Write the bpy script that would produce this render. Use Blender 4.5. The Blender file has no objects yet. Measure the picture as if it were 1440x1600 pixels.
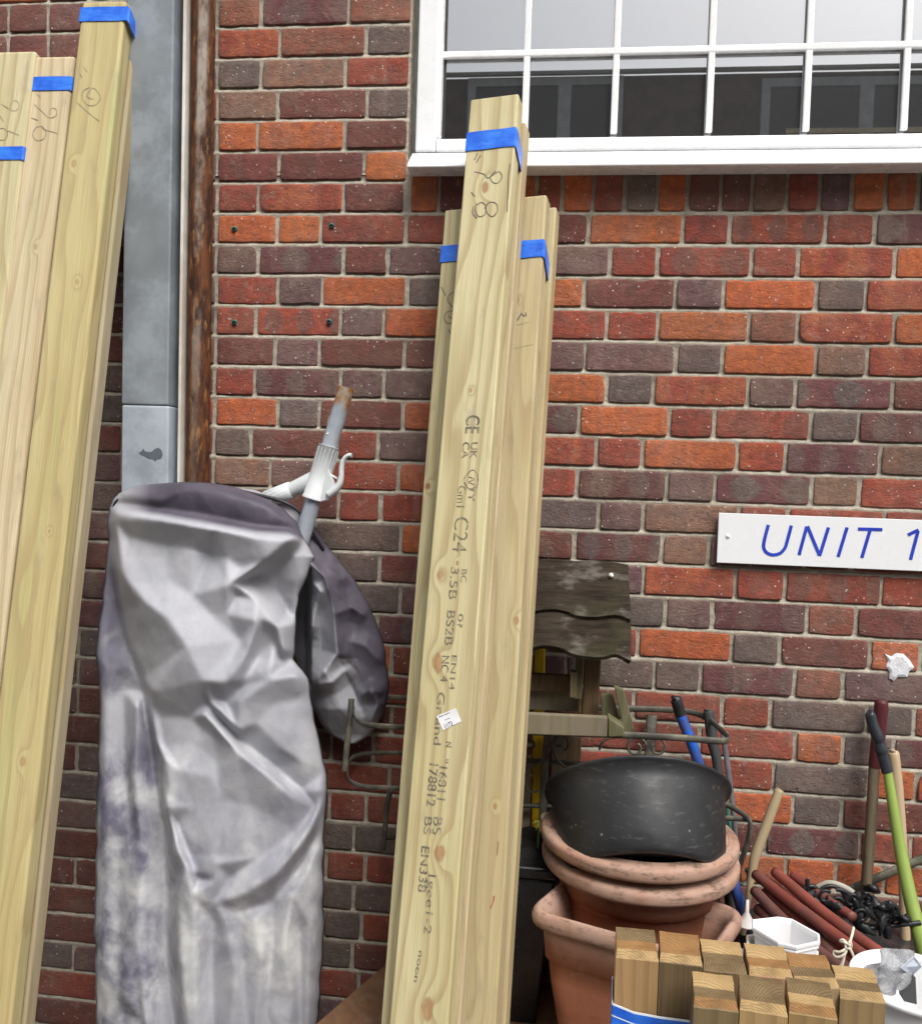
import bpy, bmesh, math, random
import numpy as np
from mathutils import Vector, Matrix, noise as mnoise
random.seed(7)
SC = bpy.context.scene
COL = SC.collection
R = math.radians
# ------------------------------------------------------------------ camera
F = 1400.0                      # focal length in photograph pixels (1440 x 1600)
YAW, PIT, ROL = R(-6.67), R(-2.155), R(-1.871)
CAM = Vector((-0.3093, -2.2602, 1.60))
ZJ0 = 1.60 + 0.6654             # height of the first bed joint under the window
GA = 0.07856                    # course height
fw = Vector((math.sin(YAW)*math.cos(PIT), math.cos(YAW)*math.cos(PIT), math.sin(PIT)))
r0 = Vector((math.cos(YAW), -math.sin(YAW), 0)); d0 = -(r0.cross(fw))
RT = math.cos(ROL)*r0 + math.sin(ROL)*d0
DN = -math.sin(ROL)*r0 + math.cos(ROL)*d0
cam = bpy.data.cameras.new('camera'); co = bpy.data.objects.new('camera', cam); COL.objects.link(co)
cam.sensor_fit = 'HORIZONTAL'; cam.sensor_width = 36; cam.lens = 36*F/1440
cam.clip_start = .05; cam.clip_end = 500
m = Matrix.Identity(4)
for i, v in enumerate((RT, -DN, -fw)):
    for j in range(3): m[j][i] = v[j]
for j in range(3): m[j][3] = CAM[j]
co.matrix_world = m
SC.camera = co
SC.render.resolution_x = 921; SC.render.resolution_y = 1024
# ------------------------------------------------------------------ light
SUN_EL, SUN_AZ = R(54), R(147)
w = bpy.data.worlds.new('World'); SC.world = w; w.use_nodes = True
nt = w.node_tree; bg = nt.nodes['Background']
sky = nt.nodes.new('ShaderNodeTexSky'); sky.sky_type = 'NISHITA'; sky.sun_disc = False
sky.sun_elevation = SUN_EL; sky.sun_rotation = SUN_AZ; sky.dust_density = 4; sky.air_density = 1.2
bw = nt.nodes.new('ShaderNodeRGBToBW'); mx = nt.nodes.new('ShaderNodeMix'); mx.data_type = 'RGBA'
mx.inputs[0].default_value = .74
nt.links.new(sky.outputs[0], bw.inputs[0]); nt.links.new(sky.outputs[0], mx.inputs[6]); nt.links.new(bw.outputs[0], mx.inputs[7])
nt.links.new(mx.outputs[2], bg.inputs[0]); bg.inputs[1].default_value = .105
sl = bpy.data.lights.new('sun', 'SUN'); sl.energy = 1.5; sl.angle = R(30); sl.color = (1, .965, .91)
so = bpy.data.objects.new('sun', sl); COL.objects.link(so)
sd = Vector((math.sin(SUN_AZ)*math.cos(SUN_EL), math.cos(SUN_AZ)*math.cos(SUN_EL), math.sin(SUN_EL)))
so.rotation_euler = (-sd).to_track_quat('-Z', 'Y').to_euler(); so.location = sd*20
SC.view_settings.view_transform = 'Standard'; SC.view_settings.look = 'None'
SC.view_settings.exposure = 0.98; SC.view_settings.gamma = 1
# ------------------------------------------------------------------ projection helpers
def ray(px, py):
    return (fw + RT*((px-720)/F) + DN*((py-800)/F))
def W(px, py, Y=0.0):
    d = ray(px, py); return CAM + d*((Y-CAM.y)/d.y)
def WZ(px, py, Z):
    d = ray(px, py); return CAM + d*((Z-CAM.z)/d.z)
def XZ(px, Z, Y=0.0):           # X on the plane Y whose image column at height Z is px
    k = (px-720)/F; a = RT - fw*k
    return CAM.x - (a.y*(Y-CAM.y)+a.z*(Z-CAM.z))/a.x
def RP(px, py, p0, n):
    d = ray(px, py); return CAM + d*((p0-CAM).dot(n)/d.dot(n))
# ------------------------------------------------------------------ object helpers
def tag(o, label=None, cat=None, group=None, kind=None):
    if label: o['label'] = label
    if cat: o['category'] = cat
    if group: o['group'] = group
    if kind: o['kind'] = kind
    return o
def empty(name, loc, label, cat, group=None):
    o = bpy.data.objects.new(name, None); COL.objects.link(o); o.location = loc; o.empty_display_size = .05
    return tag(o, label, cat, group)
def wloc(o):
    v = Vector(o.location)
    while o.parent: o = o.parent; v += Vector(o.location)
    return v
class MB:
    def __init__(s): s.v = []; s.f = []; s.mi = []; s.sm = []
    def add(s, vs, fs, mi=0, sm=False):
        b = len(s.v); s.v += [Vector(v) for v in vs]
        for f in fs: s.f.append([i+b for i in f]); s.mi.append(mi); s.sm.append(sm)
    def quad(s, a, b, c, d, mi=0): s.add([a, b, c, d], [(0, 1, 2, 3)], mi)
    def box(s, c, e, rot=None, mi=0, bev=0):
        bm = bmesh.new(); bmesh.ops.create_cube(bm, size=1)
        for v in bm.verts: v.co = Vector((v.co.x*e[0], v.co.y*e[1], v.co.z*e[2]))
        if bev: bmesh.ops.bevel(bm, geom=bm.edges[:], offset=bev, segments=2, profile=.6, affect='EDGES')
        M = (rot.to_4x4() if rot is not None else Matrix.Identity(4)); M.translation = Vector(c)
        bm.verts.index_update()
        s.add([M @ v.co for v in bm.verts], [[v.index for v in f.verts] for f in bm.faces], mi, False); bm.free()
    def tube(s, pts, r, n=10, mi=0, cap=True, flat=None, sub=True):
        pts = [Vector(p) for p in pts]
        rr = r if isinstance(r, (list, tuple)) else [r]*len(pts)
        if sub and len(pts) > 2:
            q = []; q2 = []
            for i in range(len(pts)-1):
                p0 = pts[max(i-1, 0)]; p1 = pts[i]; p2 = pts[i+1]; p3 = pts[min(i+2, len(pts)-1)]
                for k in range(4):
                    t = k/4
                    q.append(.5*((2*p1)+(p2-p0)*t+(2*p0-5*p1+4*p2-p3)*t*t+(3*p1-3*p2+p3-p0)*t**3)); q2.append(rr[i]*(1-t)+rr[i+1]*t)
            q.append(pts[-1]); q2.append(rr[-1]); pts, rr = q, q2
        N = len(pts); up = None; rings = []
        for i in range(N):
            t = (pts[min(i+1, N-1)]-pts[max(i-1, 0)])
            if t.length < 1e-9: t = Vector((0, 0, 1))
            t.normalize()
            if up is None:
                up = Vector((0, -1, 0)) if abs(t.y) < .9 else Vector((1, 0, 0))
            a = (up - t*up.dot(t)); a.normalize(); up = a; b = t.cross(a)
            fa, fb = (flat if flat else (1, 1))
            rings.append([pts[i]+a*(math.cos(2*math.pi*k/n)*rr[i]*fa)+b*(math.sin(2*math.pi*k/n)*rr[i]*fb) for k in range(n)])
        vs = [p for rg in rings for p in rg]; fs = []
        for i in range(N-1):
            for k in range(n): fs.append((i*n+k, i*n+(k+1) % n, (i+1)*n+(k+1) % n, (i+1)*n+k))
        s.add(vs, fs, mi, True)
        if cap:
            for rg in (rings[0][::-1], rings[-1]):
                s.add(rg, [list(range(n))], mi, False)
    def lathe(s, prof, c, n=64, mi=0, M=None):
        vs = []; fs = []
        for r_, z in prof:
            for k in range(n):
                a = 2*math.pi*k/n; p = Vector((r_*math.cos(a), r_*math.sin(a), z))
                vs.append((M @ p if M else p)+Vector(c))
        for i in range(len(prof)-1):
            for k in range(n): fs.append((i*n+k, i*n+(k+1) % n, (i+1)*n+(k+1) % n, (i+1)*n+k))
        s.add(vs, fs, mi, True)
    def build(s, name, mats, parent=None, frame=None, origin=None):
        me = bpy.data.meshes.new(name)
        if not isinstance(mats, (list, tuple)): mats = [mats]
        if frame is not None: inv = frame.inverted()
        else:
            if origin is None:
                xs = [v.x for v in s.v]; ys = [v.y for v in s.v]; zs = [v.z for v in s.v]
                origin = Vector(((min(xs)+max(xs))/2, (min(ys)+max(ys))/2, min(zs)))
            inv = Matrix.Translation(-Vector(origin))
        me.from_pydata([inv @ v for v in s.v], [], s.f)
        for mt in mats: me.materials.append(mt)
        me.polygons.foreach_set('material_index', s.mi); me.polygons.foreach_set('use_smooth', s.sm)
        me.update()
        o = bpy.data.objects.new(name, me); COL.objects.link(o)
        if frame is not None:
            if parent is None: o.matrix_world = frame
            else: o.parent = parent           # the parent carries the same frame
        else:
            o.location = origin
            if parent is not None: o.location = Vector(origin)-wloc(parent); o.parent = parent
        return o
# ------------------------------------------------------------------ material helpers
class NT:
    def __init__(s, name, rough=.6, spec=.4):
        s.m = bpy.data.materials.new(name); s.m.use_nodes = True; s.t = s.m.node_tree
        s.b = s.t.nodes['Principled BSDF']; s.b.inputs['Roughness'].default_value = rough
        s.b.inputs['Specular IOR Level'].default_value = spec
        s.tc = s.t.nodes.new('ShaderNodeTexCoord')
    def L(s, a, b): s.t.links.new(a, b)
    def put(s, sock, v):
        if isinstance(v, bpy.types.NodeSocket): s.L(v, sock)
        elif v is not None:
            if isinstance(v, (tuple, list)) and len(v) == 3 and sock.type == 'RGBA': v = (*v, 1)
            sock.default_value = v
    def math(s, op, a, b=None, c=None, clamp=False):
        n = s.t.nodes.new('ShaderNodeMath'); n.operation = op; n.use_clamp = clamp
        s.put(n.inputs[0], a); s.put(n.inputs[1], b)
        if c is not None: s.put(n.inputs[2], c)
        return n.outputs[0]
    def map(s, vec, scale=(1, 1, 1), loc=(0, 0, 0), rot=(0, 0, 0)):
        n = s.t.nodes.new('ShaderNodeMapping'); s.L(vec, n.inputs[0])
        n.inputs[1].default_value = loc; n.inputs[2].default_value = rot; n.inputs[3].default_value = scale; return n.outputs[0]
    def noise(s, vec, scale=5, detail=4, rough=.55, dist=0):
        n = s.t.nodes.new('ShaderNodeTexNoise'); s.L(vec, n.inputs['Vector'])
        n.inputs['Scale'].default_value = scale; n.inputs['Detail'].default_value = detail
        n.inputs['Roughness'].default_value = rough; n.inputs['Distortion'].default_value = dist; return n.outputs['Fac']
    def vor(s, vec, scale=5, feat='F1'):
        n = s.t.nodes.new('ShaderNodeTexVoronoi'); n.feature = feat; s.L(vec, n.inputs['Vector']); n.inputs['Scale'].default_value = scale
        return n.outputs['Distance']
    def ramp(s, fac, a, b, lo=0., hi=1.):
        n = s.t.nodes.new('ShaderNodeMapRange'); n.interpolation_type = 'SMOOTHSTEP'; s.put(n.inputs[0], fac)
        n.inputs[1].default_value = a; n.inputs[2].default_value = b; n.inputs[3].default_value = lo; n.inputs[4].default_value = hi
        return n.outputs[0]
    def mix(s, fac, a, b, mode='MIX'):
        n = s.t.nodes.new('ShaderNodeMix'); n.data_type = 'RGBA'; n.blend_type = mode
        s.put(n.inputs[0], fac); s.put(n.inputs[6], a); s.put(n.inputs[7], b); return n.outputs[2]
    def bump(s, h, strength=.3, dist=.002, prev=None):
        n = s.t.nodes.new('ShaderNodeBump'); n.inputs['Strength'].default_value = strength; n.inputs['Distance'].default_value = dist
        s.L(h, n.inputs['Height'])
        if prev: s.L(prev, n.inputs['Normal'])
        return n.outputs[0]
    def out(s, col=None, rough=None, normal=None, metal=None):
        if col is not None: s.put(s.b.inputs['Base Color'], col)
        if rough is not None: s.put(s.b.inputs['Roughness'], rough)
        if normal is not None: s.L(normal, s.b.inputs['Normal'])
        if metal is not None: s.put(s.b.inputs['Metallic'], metal)
        return s.m
def simple(name, col, rough=.6, var=.12, scale=12, bump=.15, bd=.001, dirt=None, dfac=.35, dscale=4, spec=.4, metal=0, stretch=(1, 1, 1), bscale=None):
    n = NT(name, rough, spec); p = n.map(n.tc.outputs['Object'], stretch, (random.uniform(-5, 5),)*3)
    a = n.noise(p, scale, 5)
    c = n.mix(n.ramp(a, .3, .7), tuple(x*(1-var) for x in col), tuple(min(x*(1+var), 1) for x in col))
    if dirt:
        d = n.noise(p, dscale, 6, .65); c = n.mix(n.ramp(d, .45, .68, 0, dfac), c, dirt)
    nb = n.noise(p, bscale or scale*8, 4)
    r2 = n.ramp(n.noise(p, scale*2.3, 4), .3, .7, max(rough-.12, .02), min(rough+.12, 1))
    return n.out(c, r2, n.bump(nb, bump, bd), metal)

def timber_mat(name, light, dark, knots=(), seed=0., freq=95., rings=.5, blot=(.45, .47, .25), bfac=.25, grain=(.37, .26, .13), kf=.9):
    n = NT(name, .62, .3); oc = n.tc.outputs['Object']
    sp = n.t.nodes.new('ShaderNodeSeparateXYZ'); n.L(oc, sp.inputs[0]); x, y, z = sp.outputs
    low = n.noise(n.map(oc, (5, 5, .75), (seed, seed*.7, seed*1.3)), 1.6, 2, .5)
    fine = n.noise(n.map(oc, (30, 30, 2.2), (seed, 0, seed)), 1., 3, .5)
    Fd = n.math('ADD', n.math('MULTIPLY', n.math('ADD', x, n.math('MULTIPLY', y, .7)), freq), n.math('MULTIPLY', low, 17.))
    Fd = n.math('ADD', Fd, n.math('MULTIPLY', fine, .9))
    kn = None; rim = None
    for (kx, kz, kr) in knots:
        dx = n.math('SUBTRACT', x, kx); dz = n.math('MULTIPLY', n.math('SUBTRACT', z, kz), .62)
        d2 = n.math('ADD', n.math('MULTIPLY', dx, dx), n.math('MULTIPLY', dz, dz))
        d = n.math('SQRT', d2)
        w2 = (kr*2.3)**2
        Fd = n.math('ADD', Fd, n.math('MULTIPLY', n.math('EXPONENT', n.math('MULTIPLY', d2, -1/w2)), 4.2))
        dn = n.math('ADD', d, n.math('MULTIPLY', n.math('SUBTRACT', n.noise(n.map(oc, (60, 60, 30), (seed, 0, 0)), 1., 3, .6), .5), kr*1.3))
        k = n.ramp(dn, kr*.75, kr*1.15, 1, 0); e = n.ramp(n.math('ABSOLUTE', n.math('SUBTRACT', dn, kr)), 0, kr*.28, 1, 0)
        kn = k if kn is None else n.math('MAXIMUM', kn, k); rim = e if rim is None else n.math('MAXIMUM', rim, e)
    s_ = n.math('FRACT', n.math('MULTIPLY', Fd, .32))
    band = n.math('MULTIPLY', n.ramp(s_, .35, .93), n.ramp(s_, .93, 1., 1, 0))
    fib = n.noise(n.map(oc, (420, 420, 5), (seed, 0, 0)), 1., 3, .6)
    c = n.mix(n.ramp(n.noise(n.map(oc, (9, 9, 1.3), (seed, 3, 0)), 1.2, 3), .3, .7), light, dark)
    c = n.mix(n.ramp(n.noise(n.map(oc, (14, 14, 1.1), (0, seed, 5)), 1., 4), .5, .72, 0, bfac), c, blot)
    c = n.mix(n.math('MULTIPLY', band, rings), c, grain)
    c = n.mix(n.ramp(fib, .35, .7, .3, 0), c, (.26, .19, .09))
    sm = n.noise(n.map(oc, (22, 22, 6), (seed*2, 1, 2)), 1., 5, .65)
    c = n.mix(n.ramp(sm, .55, .76, 0, .5), c, (.27, .22, .165))
    if kn is not None:
        kc = n.mix(n.ramp(n.noise(n.map(oc, (160, 160, 90)), 1., 3), .35, .65), (.42, .17, .06), (.24, .1, .045))
        c = n.mix(n.math('MULTIPLY', kn, kf), c, kc); c = n.mix(n.math('MULTIPLY', rim, .5*kf), c, (.2, .1, .05))
    h = n.math('ADD', n.math('MULTIPLY', fib, .6), n.math('MULTIPLY', band, .5))
    return n.out(c, None, n.bump(h, .3, .0008))

M_ = {}
def brick_mat():
    n = NT('fired clay brick', .82, .25)
    def at(nm):
        a = n.t.nodes.new('ShaderNodeAttribute'); a.attribute_name = nm; return a
    c1 = at('c1').outputs['Color']; c2n = at('c2'); c2 = c2n.outputs['Color']; par = at('par').outputs['Vector']
    sp = n.t.nodes.new('ShaderNodeSeparateXYZ'); n.L(par, sp.inputs[0]); u, v, amt = sp.outputs
    g = n.tc.outputs['Object']
    rnd = at('rnd').outputs['Vector']; sr = n.t.nodes.new('ShaderNodeSeparateXYZ'); n.L(rnd, sr.inputs[0]); nst, ph, sid = sr.outputs
    pv = n.t.nodes.new('ShaderNodeVectorMath'); n.L(g, pv.inputs[0]); n.L(rnd, pv.inputs[1]); pos = pv.outputs[0]
    wob = n.noise(pos, 26, 3)
    sn = n.math('SINE', n.math('ADD', n.math('MULTIPLY', u, nst), n.math('ADD', ph, n.math('MULTIPLY', wob, 1.4))))
    vc = n.math('ABSOLUTE', n.math('SUBTRACT', v, .5))
    st = n.ramp(n.math('SUBTRACT', n.math('ADD', sn, .25), n.math('MULTIPLY', n.math('MULTIPLY', vc, vc), 5.)), -.3, .3)
    blot = n.ramp(n.noise(pos, 18, 3), .42, .62)
    sel = n.math('MAXIMUM', n.math('MULTIPLY', st, amt), n.math('MULTIPLY', blot, n.math('MULTIPLY', n.math('SUBTRACT', 1., amt), .5)))
    c = n.mix(sel, c1, c2)
    c = n.mix(n.ramp(n.noise(pos, 60, 5, .65), .3, .75, .5, 0), c, (.07, .03, .025))
    c = n.mix(n.ramp(n.noise(pos, 9, 3), .4, .75, 0, .16), c, (.5, .3, .2), 'MIX')
    c = n.mix(n.ramp(n.noise(pos, 120, 3, .6), .62, .7, 0, .8), c, (.05, .035, .04))
    crs = n.noise(n.map(pos, (1, 1, 2.2), (0, 0, 0), (0, R(12), 0)), 34, 6, .72, 1.2); pit = n.ramp(n.vor(pos, 75), .08, .3); h = n.math('ADD', n.math('ADD', n.noise(pos, 100, 6, .7), n.math('MULTIPLY', crs, 2.2)), n.math('MULTIPLY', pit, .5))
    c = n.mix(n.ramp(crs, .5, .68, 0, .42), c, n.mix(.5, c, (.05, .025, .025)))
    c = n.mix(n.ramp(n.noise(pos, 42, 5, .7), .54, .72, 0, .3), c, (.42, .3, .25))
    wv = n.vor(g, 62)
    spk = n.math('MULTIPLY', n.ramp(wv, .07, .15, 1, 0), n.ramp(n.noise(g, 13, 4, .6), .46, .56))
    c = n.mix(.07, c, (.3, .27, .25))
    c = n.mix(n.math('MULTIPLY', spk, .85), c, (.75, .67, .62))
    c = n.mix(n.ramp(n.noise(g, 2.2, 5, .6), .5, .8, 0, .16), c, (.45, .42, .38))
    c = n.mix(n.ramp(n.noise(n.map(g, (1.6, 1, .8), (3, 0, 1)), 1.5, 6, .68), .46, .72, 0, .4), c, n.mix(.45, c, (.05, .04, .035)))
    c = n.mix(n.ramp(n.noise(n.map(g, (9, 1, 1.2)), 2., 5, .65), .58, .76, 0, .3), c, (.36, .32, .28))
    return n.out(c, n.ramp(h, 1.2, 2.4, .62, .95), n.bump(h, .48, .0035))
def mortar_mat():
    n = NT('lime mortar', .9, .15); g = n.tc.outputs['Object']
    c = n.mix(n.ramp(n.noise(g, 35, 6, .7), .3, .7), (.35, .315, .255), (.55, .50, .41))
    c = n.mix(n.ramp(n.noise(g, 3, 4), .45, .75, 0, .5), c, (.22, .185, .14))
    c = n.mix(n.ramp(n.noise(g, 160, 2), .6, .75, 0, .5), c, (.66, .62, .55))
    c = n.mix(n.ramp(n.noise(n.map(g, (1.6, 1, .8), (3, 0, 1)), 1.5, 6, .68), .46, .72, 0, .3), c, (.2, .17, .13))
    h = n.noise(g, 120, 6, .75)
    return n.out(c, None, n.bump(h, .8, .004, n.bump(n.noise(g, 28, 4), .6, .006)))
M_['brick'] = brick_mat(); M_['mortar'] = mortar_mat()
# ------------------------------------------------------------------ brick wall
O = (.60, .15, .042); RO = (.52, .11, .038); RD = (.36, .068, .036); D = (.20, .055, .042); P = (.19, .10, .10); G = (.17, .135, .118); T = (.29, .155, .1); Bn = (.27, .105, .065)
KEY = {'O': (O, RO, 0), 'Q': (O, (.36, .13, .08), 1), 'R': (RD, D, 0), 'X': (RD, O, 0), 'D': (D, (.1, .045, .042), 0), 'P': (P, G, 0), 'G': (G, (.1, .07, .075), 0),
       'S': ((.165, .052, .058), (.165, .125, .112), 1), 'E': (RD, (.2, .095, .075), 1), 'T': (T, G, 0), 'B': (Bn, RD, 0)}
ROWS = {
 -7: "340 B 409 S 545 B 645", -6: "340 X 438 B 573 G 645", -5: "340 G 408 T 540 R 645", -4: "340 T 434 D 574 G 645", -3: "340 O 403 Q 539 D 640",
 -2: "340 D 436 D 569 O 640", -1: "340 R 404 X 537 D 633", 0: "338 O 433 O 502 R 634 R 707 | 848 D 919.6 Q 1066 R 1140 E 1289 R 1366.6 S 1510",
 1: "338 P 404 S 537 D 606 P 740 | 806 P 953 R 1027 E 1173 R 1246.6 X 1397.6 O 1472", 2: "338 R 435 P 504 O 636 G 702 | 840 O 912 D 1055 P 1130 O 1275 G 1351 X 1500",
 3: "337 R 400 E 532 P 600 O 735 | 804 R 948 R 1027 Q 1170 B 1245 X 1396 O 1470", 4: "337 D 430 P 499 D 632 D 700 | 840 P 914 P 1056 G 1129 O 1274 T 1354 X 1500",
 5: "336 R 398 S 532 P 600 P 730 | 800 O 947 G 1020 X 1168 P 1242 S 1393 D 1470", 6: "336 O 435 G 500 D 630 O 700 | 835 S 905 O 1045 R 1116 E 1266 G 1341 S 1490",
 7: "335 G 393 D 527 R 590 P 725 | 790 X 931 R 1003 O 1151 X 1227 S 1374 T 1450", 8: "334 T 423 P 492 R 622 O 690 | 830 R 901 S 1041 P 1117 S 1267 T 1341 X 1490",
 9: "333 P 391 D 529 R 595 X 728 | 790 G 935 P 1005 T 1154 R 1229 R 1380 R 1455", 10: "333 G 422 P 492 G 626 O 694 | 826 D 897 S 1034 T 1107 P 1257 D 1330 R 1480",
 11: "332 D 391 S 524 G 593 D 725 | 862 P 1005 X 1149 R 1225 E 1376 R 1450", 12: "332 R 420 G 488 G 625 P 693 | 823 P 890 G 1038 P 1112 S 1260 B 1336 D 1485",
 13: "331 D 388 P 522 P 590 S 722 | 857 R 996 O 1143 G 1217 D 1358 O 1437 R 1580", 14: "330 P 415 D 480 O 611 R 680 | 820 P 885 G 1022 G 1094 S 1240 B 1316 P 1460",
 15: "330 R 388 D 520 R 585 R 720 | 850 D 990 R 1128 R 1203 G 1353 G 1427 R 1570", 16: "330 P 410 D 478 D 612 R 680 | 870 R 1018 R 1092 R 1241 Q 1316 G 1395 S 1480",
 17: "330 R 388 D 518 D 583 R 715 | 850 R 988 P 1065 R 1208 G 1357 O 1430", 18: "330 P 410 D 478 R 608 R 672 | 870 R 1015 P 1090 O 1237 G 1314 D 1462",
 19: "330 R 385 D 515 R 572 R 705 | 850 D 985 O 1055 D 1196 S 1343 R 1422", 20: "330 P 408 D 475 G 553 G 680 | 860 O 930 R 1005 O 1080 O 1153 O 1227 O 1304 O 1380 O 1460",
 21: "330 R 385 D 510 R 571 R 700", 22: "330 G 405 D 470 G 552 G 680", 23: "330 R 385 G 505 G 565 R 700", 24: "330 P 400 D 465 G 550 D 620", 25: "330 D 400 R 560 D 690"}
XL, XR = -3.4, 3.0
XO = XZ(641, W(641, 130).z)     # left jamb of the window opening
ZSO = W(900, 263).z             # top of the soldier course = underside of the sill
bricks = []                     # (x0,x1,z0,z1,key)
def fill(x0, x1, r, keys, start=None):
    x = x0; st = start if start is not None else random.random() < .5
    while x1-x > .04:
        wd = .2255 if st else .1127
        if x+wd > x1-.07: wd = x1-x
        bricks.append((x, x+wd, r, random.choice(keys))); x += wd; st = not st
for r in range(-18, 30):
    zm = ZJ0-GA*(r+.5); xr = XR if r >= 0 else XO
    segs = []
    if r in ROWS:
        for part in ROWS[r].split('|'):
            tk = part.split(); cur = [float(tk[0])]
            bs = [(float(tk[i]), tk[i+1], float(tk[i+2])) for i in range(0, len(tk)-2, 2)]
            segs.append([(XZ(a, zm), XZ(b, zm), k) for a, k, b in bs])
    x = XL
    shade_keys = 'DDDPGRDS'  # darker bricks left of the pipe stand in for shade there
    first = True
    for sg in segs:
        fill(x, sg[0][0], r, shade_keys if first else 'RDPGOX', None)
        for a, b, k in sg: bricks.append((a, min(b, xr), r, k))
        x = min(sg[-1][1], xr); first = False
    keys = shade_keys if not segs else 'RDPGOX'
    fill(x, xr, r, 'DDRPG' if r > 20 else ('RDPGOXT' if segs else 'DDRPGOT'))
def wall_attr(me, data):
    for nm in ('c1', 'c2', 'par', 'rnd'):
        a = me.attributes.new(nm, 'FLOAT_VECTOR', 'POINT'); a.data.foreach_set('vector', np.array(data[nm], dtype=np.float32).ravel())
building = empty('brick_building', (0, 0, 0), 'red and grey multi-stock brick building wall with a white framed window at its upper right', 'building')
wall = MB(); dat = {'c1': [], 'c2': [], 'par': [], 'rnd': []}
def jit(c, s):
    k = 1+random.uniform(-s, s); return tuple(x*k*(1+random.uniform(-.06, .06)) for x in c)
def add_brick(x0, x1, z0, z1, key, bow=True):
    g = .0050
    x0 += g+random.uniform(-.001, .0012); x1 -= g+random.uniform(-.001, .0012); z0 += g+.0005+random.uniform(-.0008, .001); z1 -= g+.0005+random.uniform(-.001, .0008)
    if x1-x0 < .012: return
    yo = random.uniform(-.0025, .002); tilt = random.uniform(-.0012, .0012)
    seed = random.uniform(0, 900); wx, wz = x1-x0, z1-z0; ar = .0026
    def axis(L_, st):
        n_ = max(3, int((L_-2*ar)/st)); return [0, 0, ar]+[ar+(L_-2*ar)*k/n_ for k in range(1, n_)]+[L_-ar, L_, L_]
    AX, AZ = axis(wx, .013), axis(wz, .011 if wz < .1 else .014); vs = []; us = []; NI, NJ = len(AX), len(AZ)
    for j, dz in enumerate(AZ):
        for i, dx in enumerate(AX):
            X, Z = x0+dx, z0+dz; uu, vv = dx/wx, dz/wz; ei = i < 2 or i > NI-3; ej = j < 2 or j > NJ-3; near = i < 3 or i > NI-4; nearj = j < 3 or j > NJ-4
            e = mnoise.noise(Vector((X*45, Z*45, seed))); e2 = mnoise.noise(Vector((X*16+9, Z*16, seed))); c = mnoise.noise(Vector((X*24, Z*24, seed+40)))
            n_in = e*.0011+e2*.0015+max(0, c-.42)*.012
            if near: X += n_in*(1 if uu < .5 else -1)
            if nearj: Z += n_in*(1 if vv < .5 else -1)
            if near and nearj: X += (.0014 if uu < .5 else -.0014); Z += (.0014 if vv < .5 else -.0014)
            Y = yo+tilt*(uu-.5)-.0035+mnoise.noise(Vector((X*30, Z*30, seed)))*.0011+max(0, mnoise.noise(Vector((X*70, Z*70, seed+3)))-.3)*.0025
            if ei or ej: Y += .0007
            if i in (0, NI-1) or j in (0, NJ-1): Y = .02
            vs.append((X, Y, Z)); us.append((uu, vv))
    fs = [(j*NI+i, j*NI+i+1, (j+1)*NI+i+1, (j+1)*NI+i) for j in range(NJ-1) for i in range(NI-1)]
    wall.add(vs, fs, 0, True)
    c1, c2, am = KEY[key]; c1 = jit(c1, .13); c2 = jit(c2, .13)
    long_ = (x1-x0) > .15
    nst = (random.uniform(9, 17) if long_ else random.uniform(5, 8)); ph = random.uniform(0, 6.28); sid = random.uniform(0, 50)
    am *= random.choice((.55, .8, 1.)) if key == 'S' else random.choice((.3, .5, .75))
    for (uu, vv) in us:
        dat['c1'].append(c1); dat['c2'].append(c2); dat['par'].append((uu, vv, am)); dat['rnd'].append((nst, ph, sid))
for x0, x1, r, k in bricks:
    zt = ZJ0-GA*r; zb = zt-GA
    add_brick(x0, x1, zb, zt, k)
# soldier course under the window
sx = [640, 686, 738, 789, 838, 878, 926.5, 976, 1027, 1074, 1126, 1175, 1228.5, 1280, 1331, 1383.5, 1434, 1485, 1536]
for i, k in enumerate("ODRORORGODDTRPOOGR"):
    zm = (ZJ0+ZSO)/2; add_brick(XZ(sx[i], zm), XZ(sx[i+1], zm), ZJ0, ZSO-.004, k)
x = XZ(1536, ZJ0)
while x < XR: add_brick(x, x+.077, ZJ0, ZSO-.004, random.choice('ORDGP')); x += .077
nb = len(wall.v)
# mortar bed, a finely divided sheet that rises and falls between the bricks, with the opening left out
def mortar_sheet(x0, x1, z0, z1):
    """weather-struck joints: set back under the brick above, flush with the brick below"""
    nx = int((x1-x0)/.010)+1; zs_ = []
    for r in range(-20, 31):
        zc = ZJ0-GA*r
        for dz in (.009, .0052, .002, -.0015, -.0048, -.009, -.024, -.040, -.055): zs_.append((zc+dz, dz))
    zs_ = sorted([q for q in zs_ if z0 < q[0] < z1]); zs_ = [(z0, 0)]+zs_+[(z1, 0)]; vs = []
    for Z, dz in zs_:
        pr = .0026 if dz > .003 else .0006 if dz > 0 else -.0016 if dz > -.006 else .0004
        for i in range(nx+1):
            X = x0+(x1-x0)*i/nx
            if Z > ZJ0+.006 and X > XO-.005: pr = .0022
            vs.append((X, pr+mnoise.noise(Vector((X*40, Z*60, 3)))*.0018+mnoise.noise(Vector((X*120, Z*120, 5)))*.0008, Z+mnoise.noise(Vector((X*12, Z*3, 8)))*.0014))
    n1 = nx+1
    wall.add(vs, [(j*n1+i, j*n1+i+1, (j+1)*n1+i+1, (j+1)*n1+i) for j in range(len(zs_)-1) for i in range(nx)], 1, True)
mortar_sheet(XL, XO, ZSO-.012, 3.75); mortar_sheet(XL, XR, -.05, ZSO-.0015)
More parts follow.
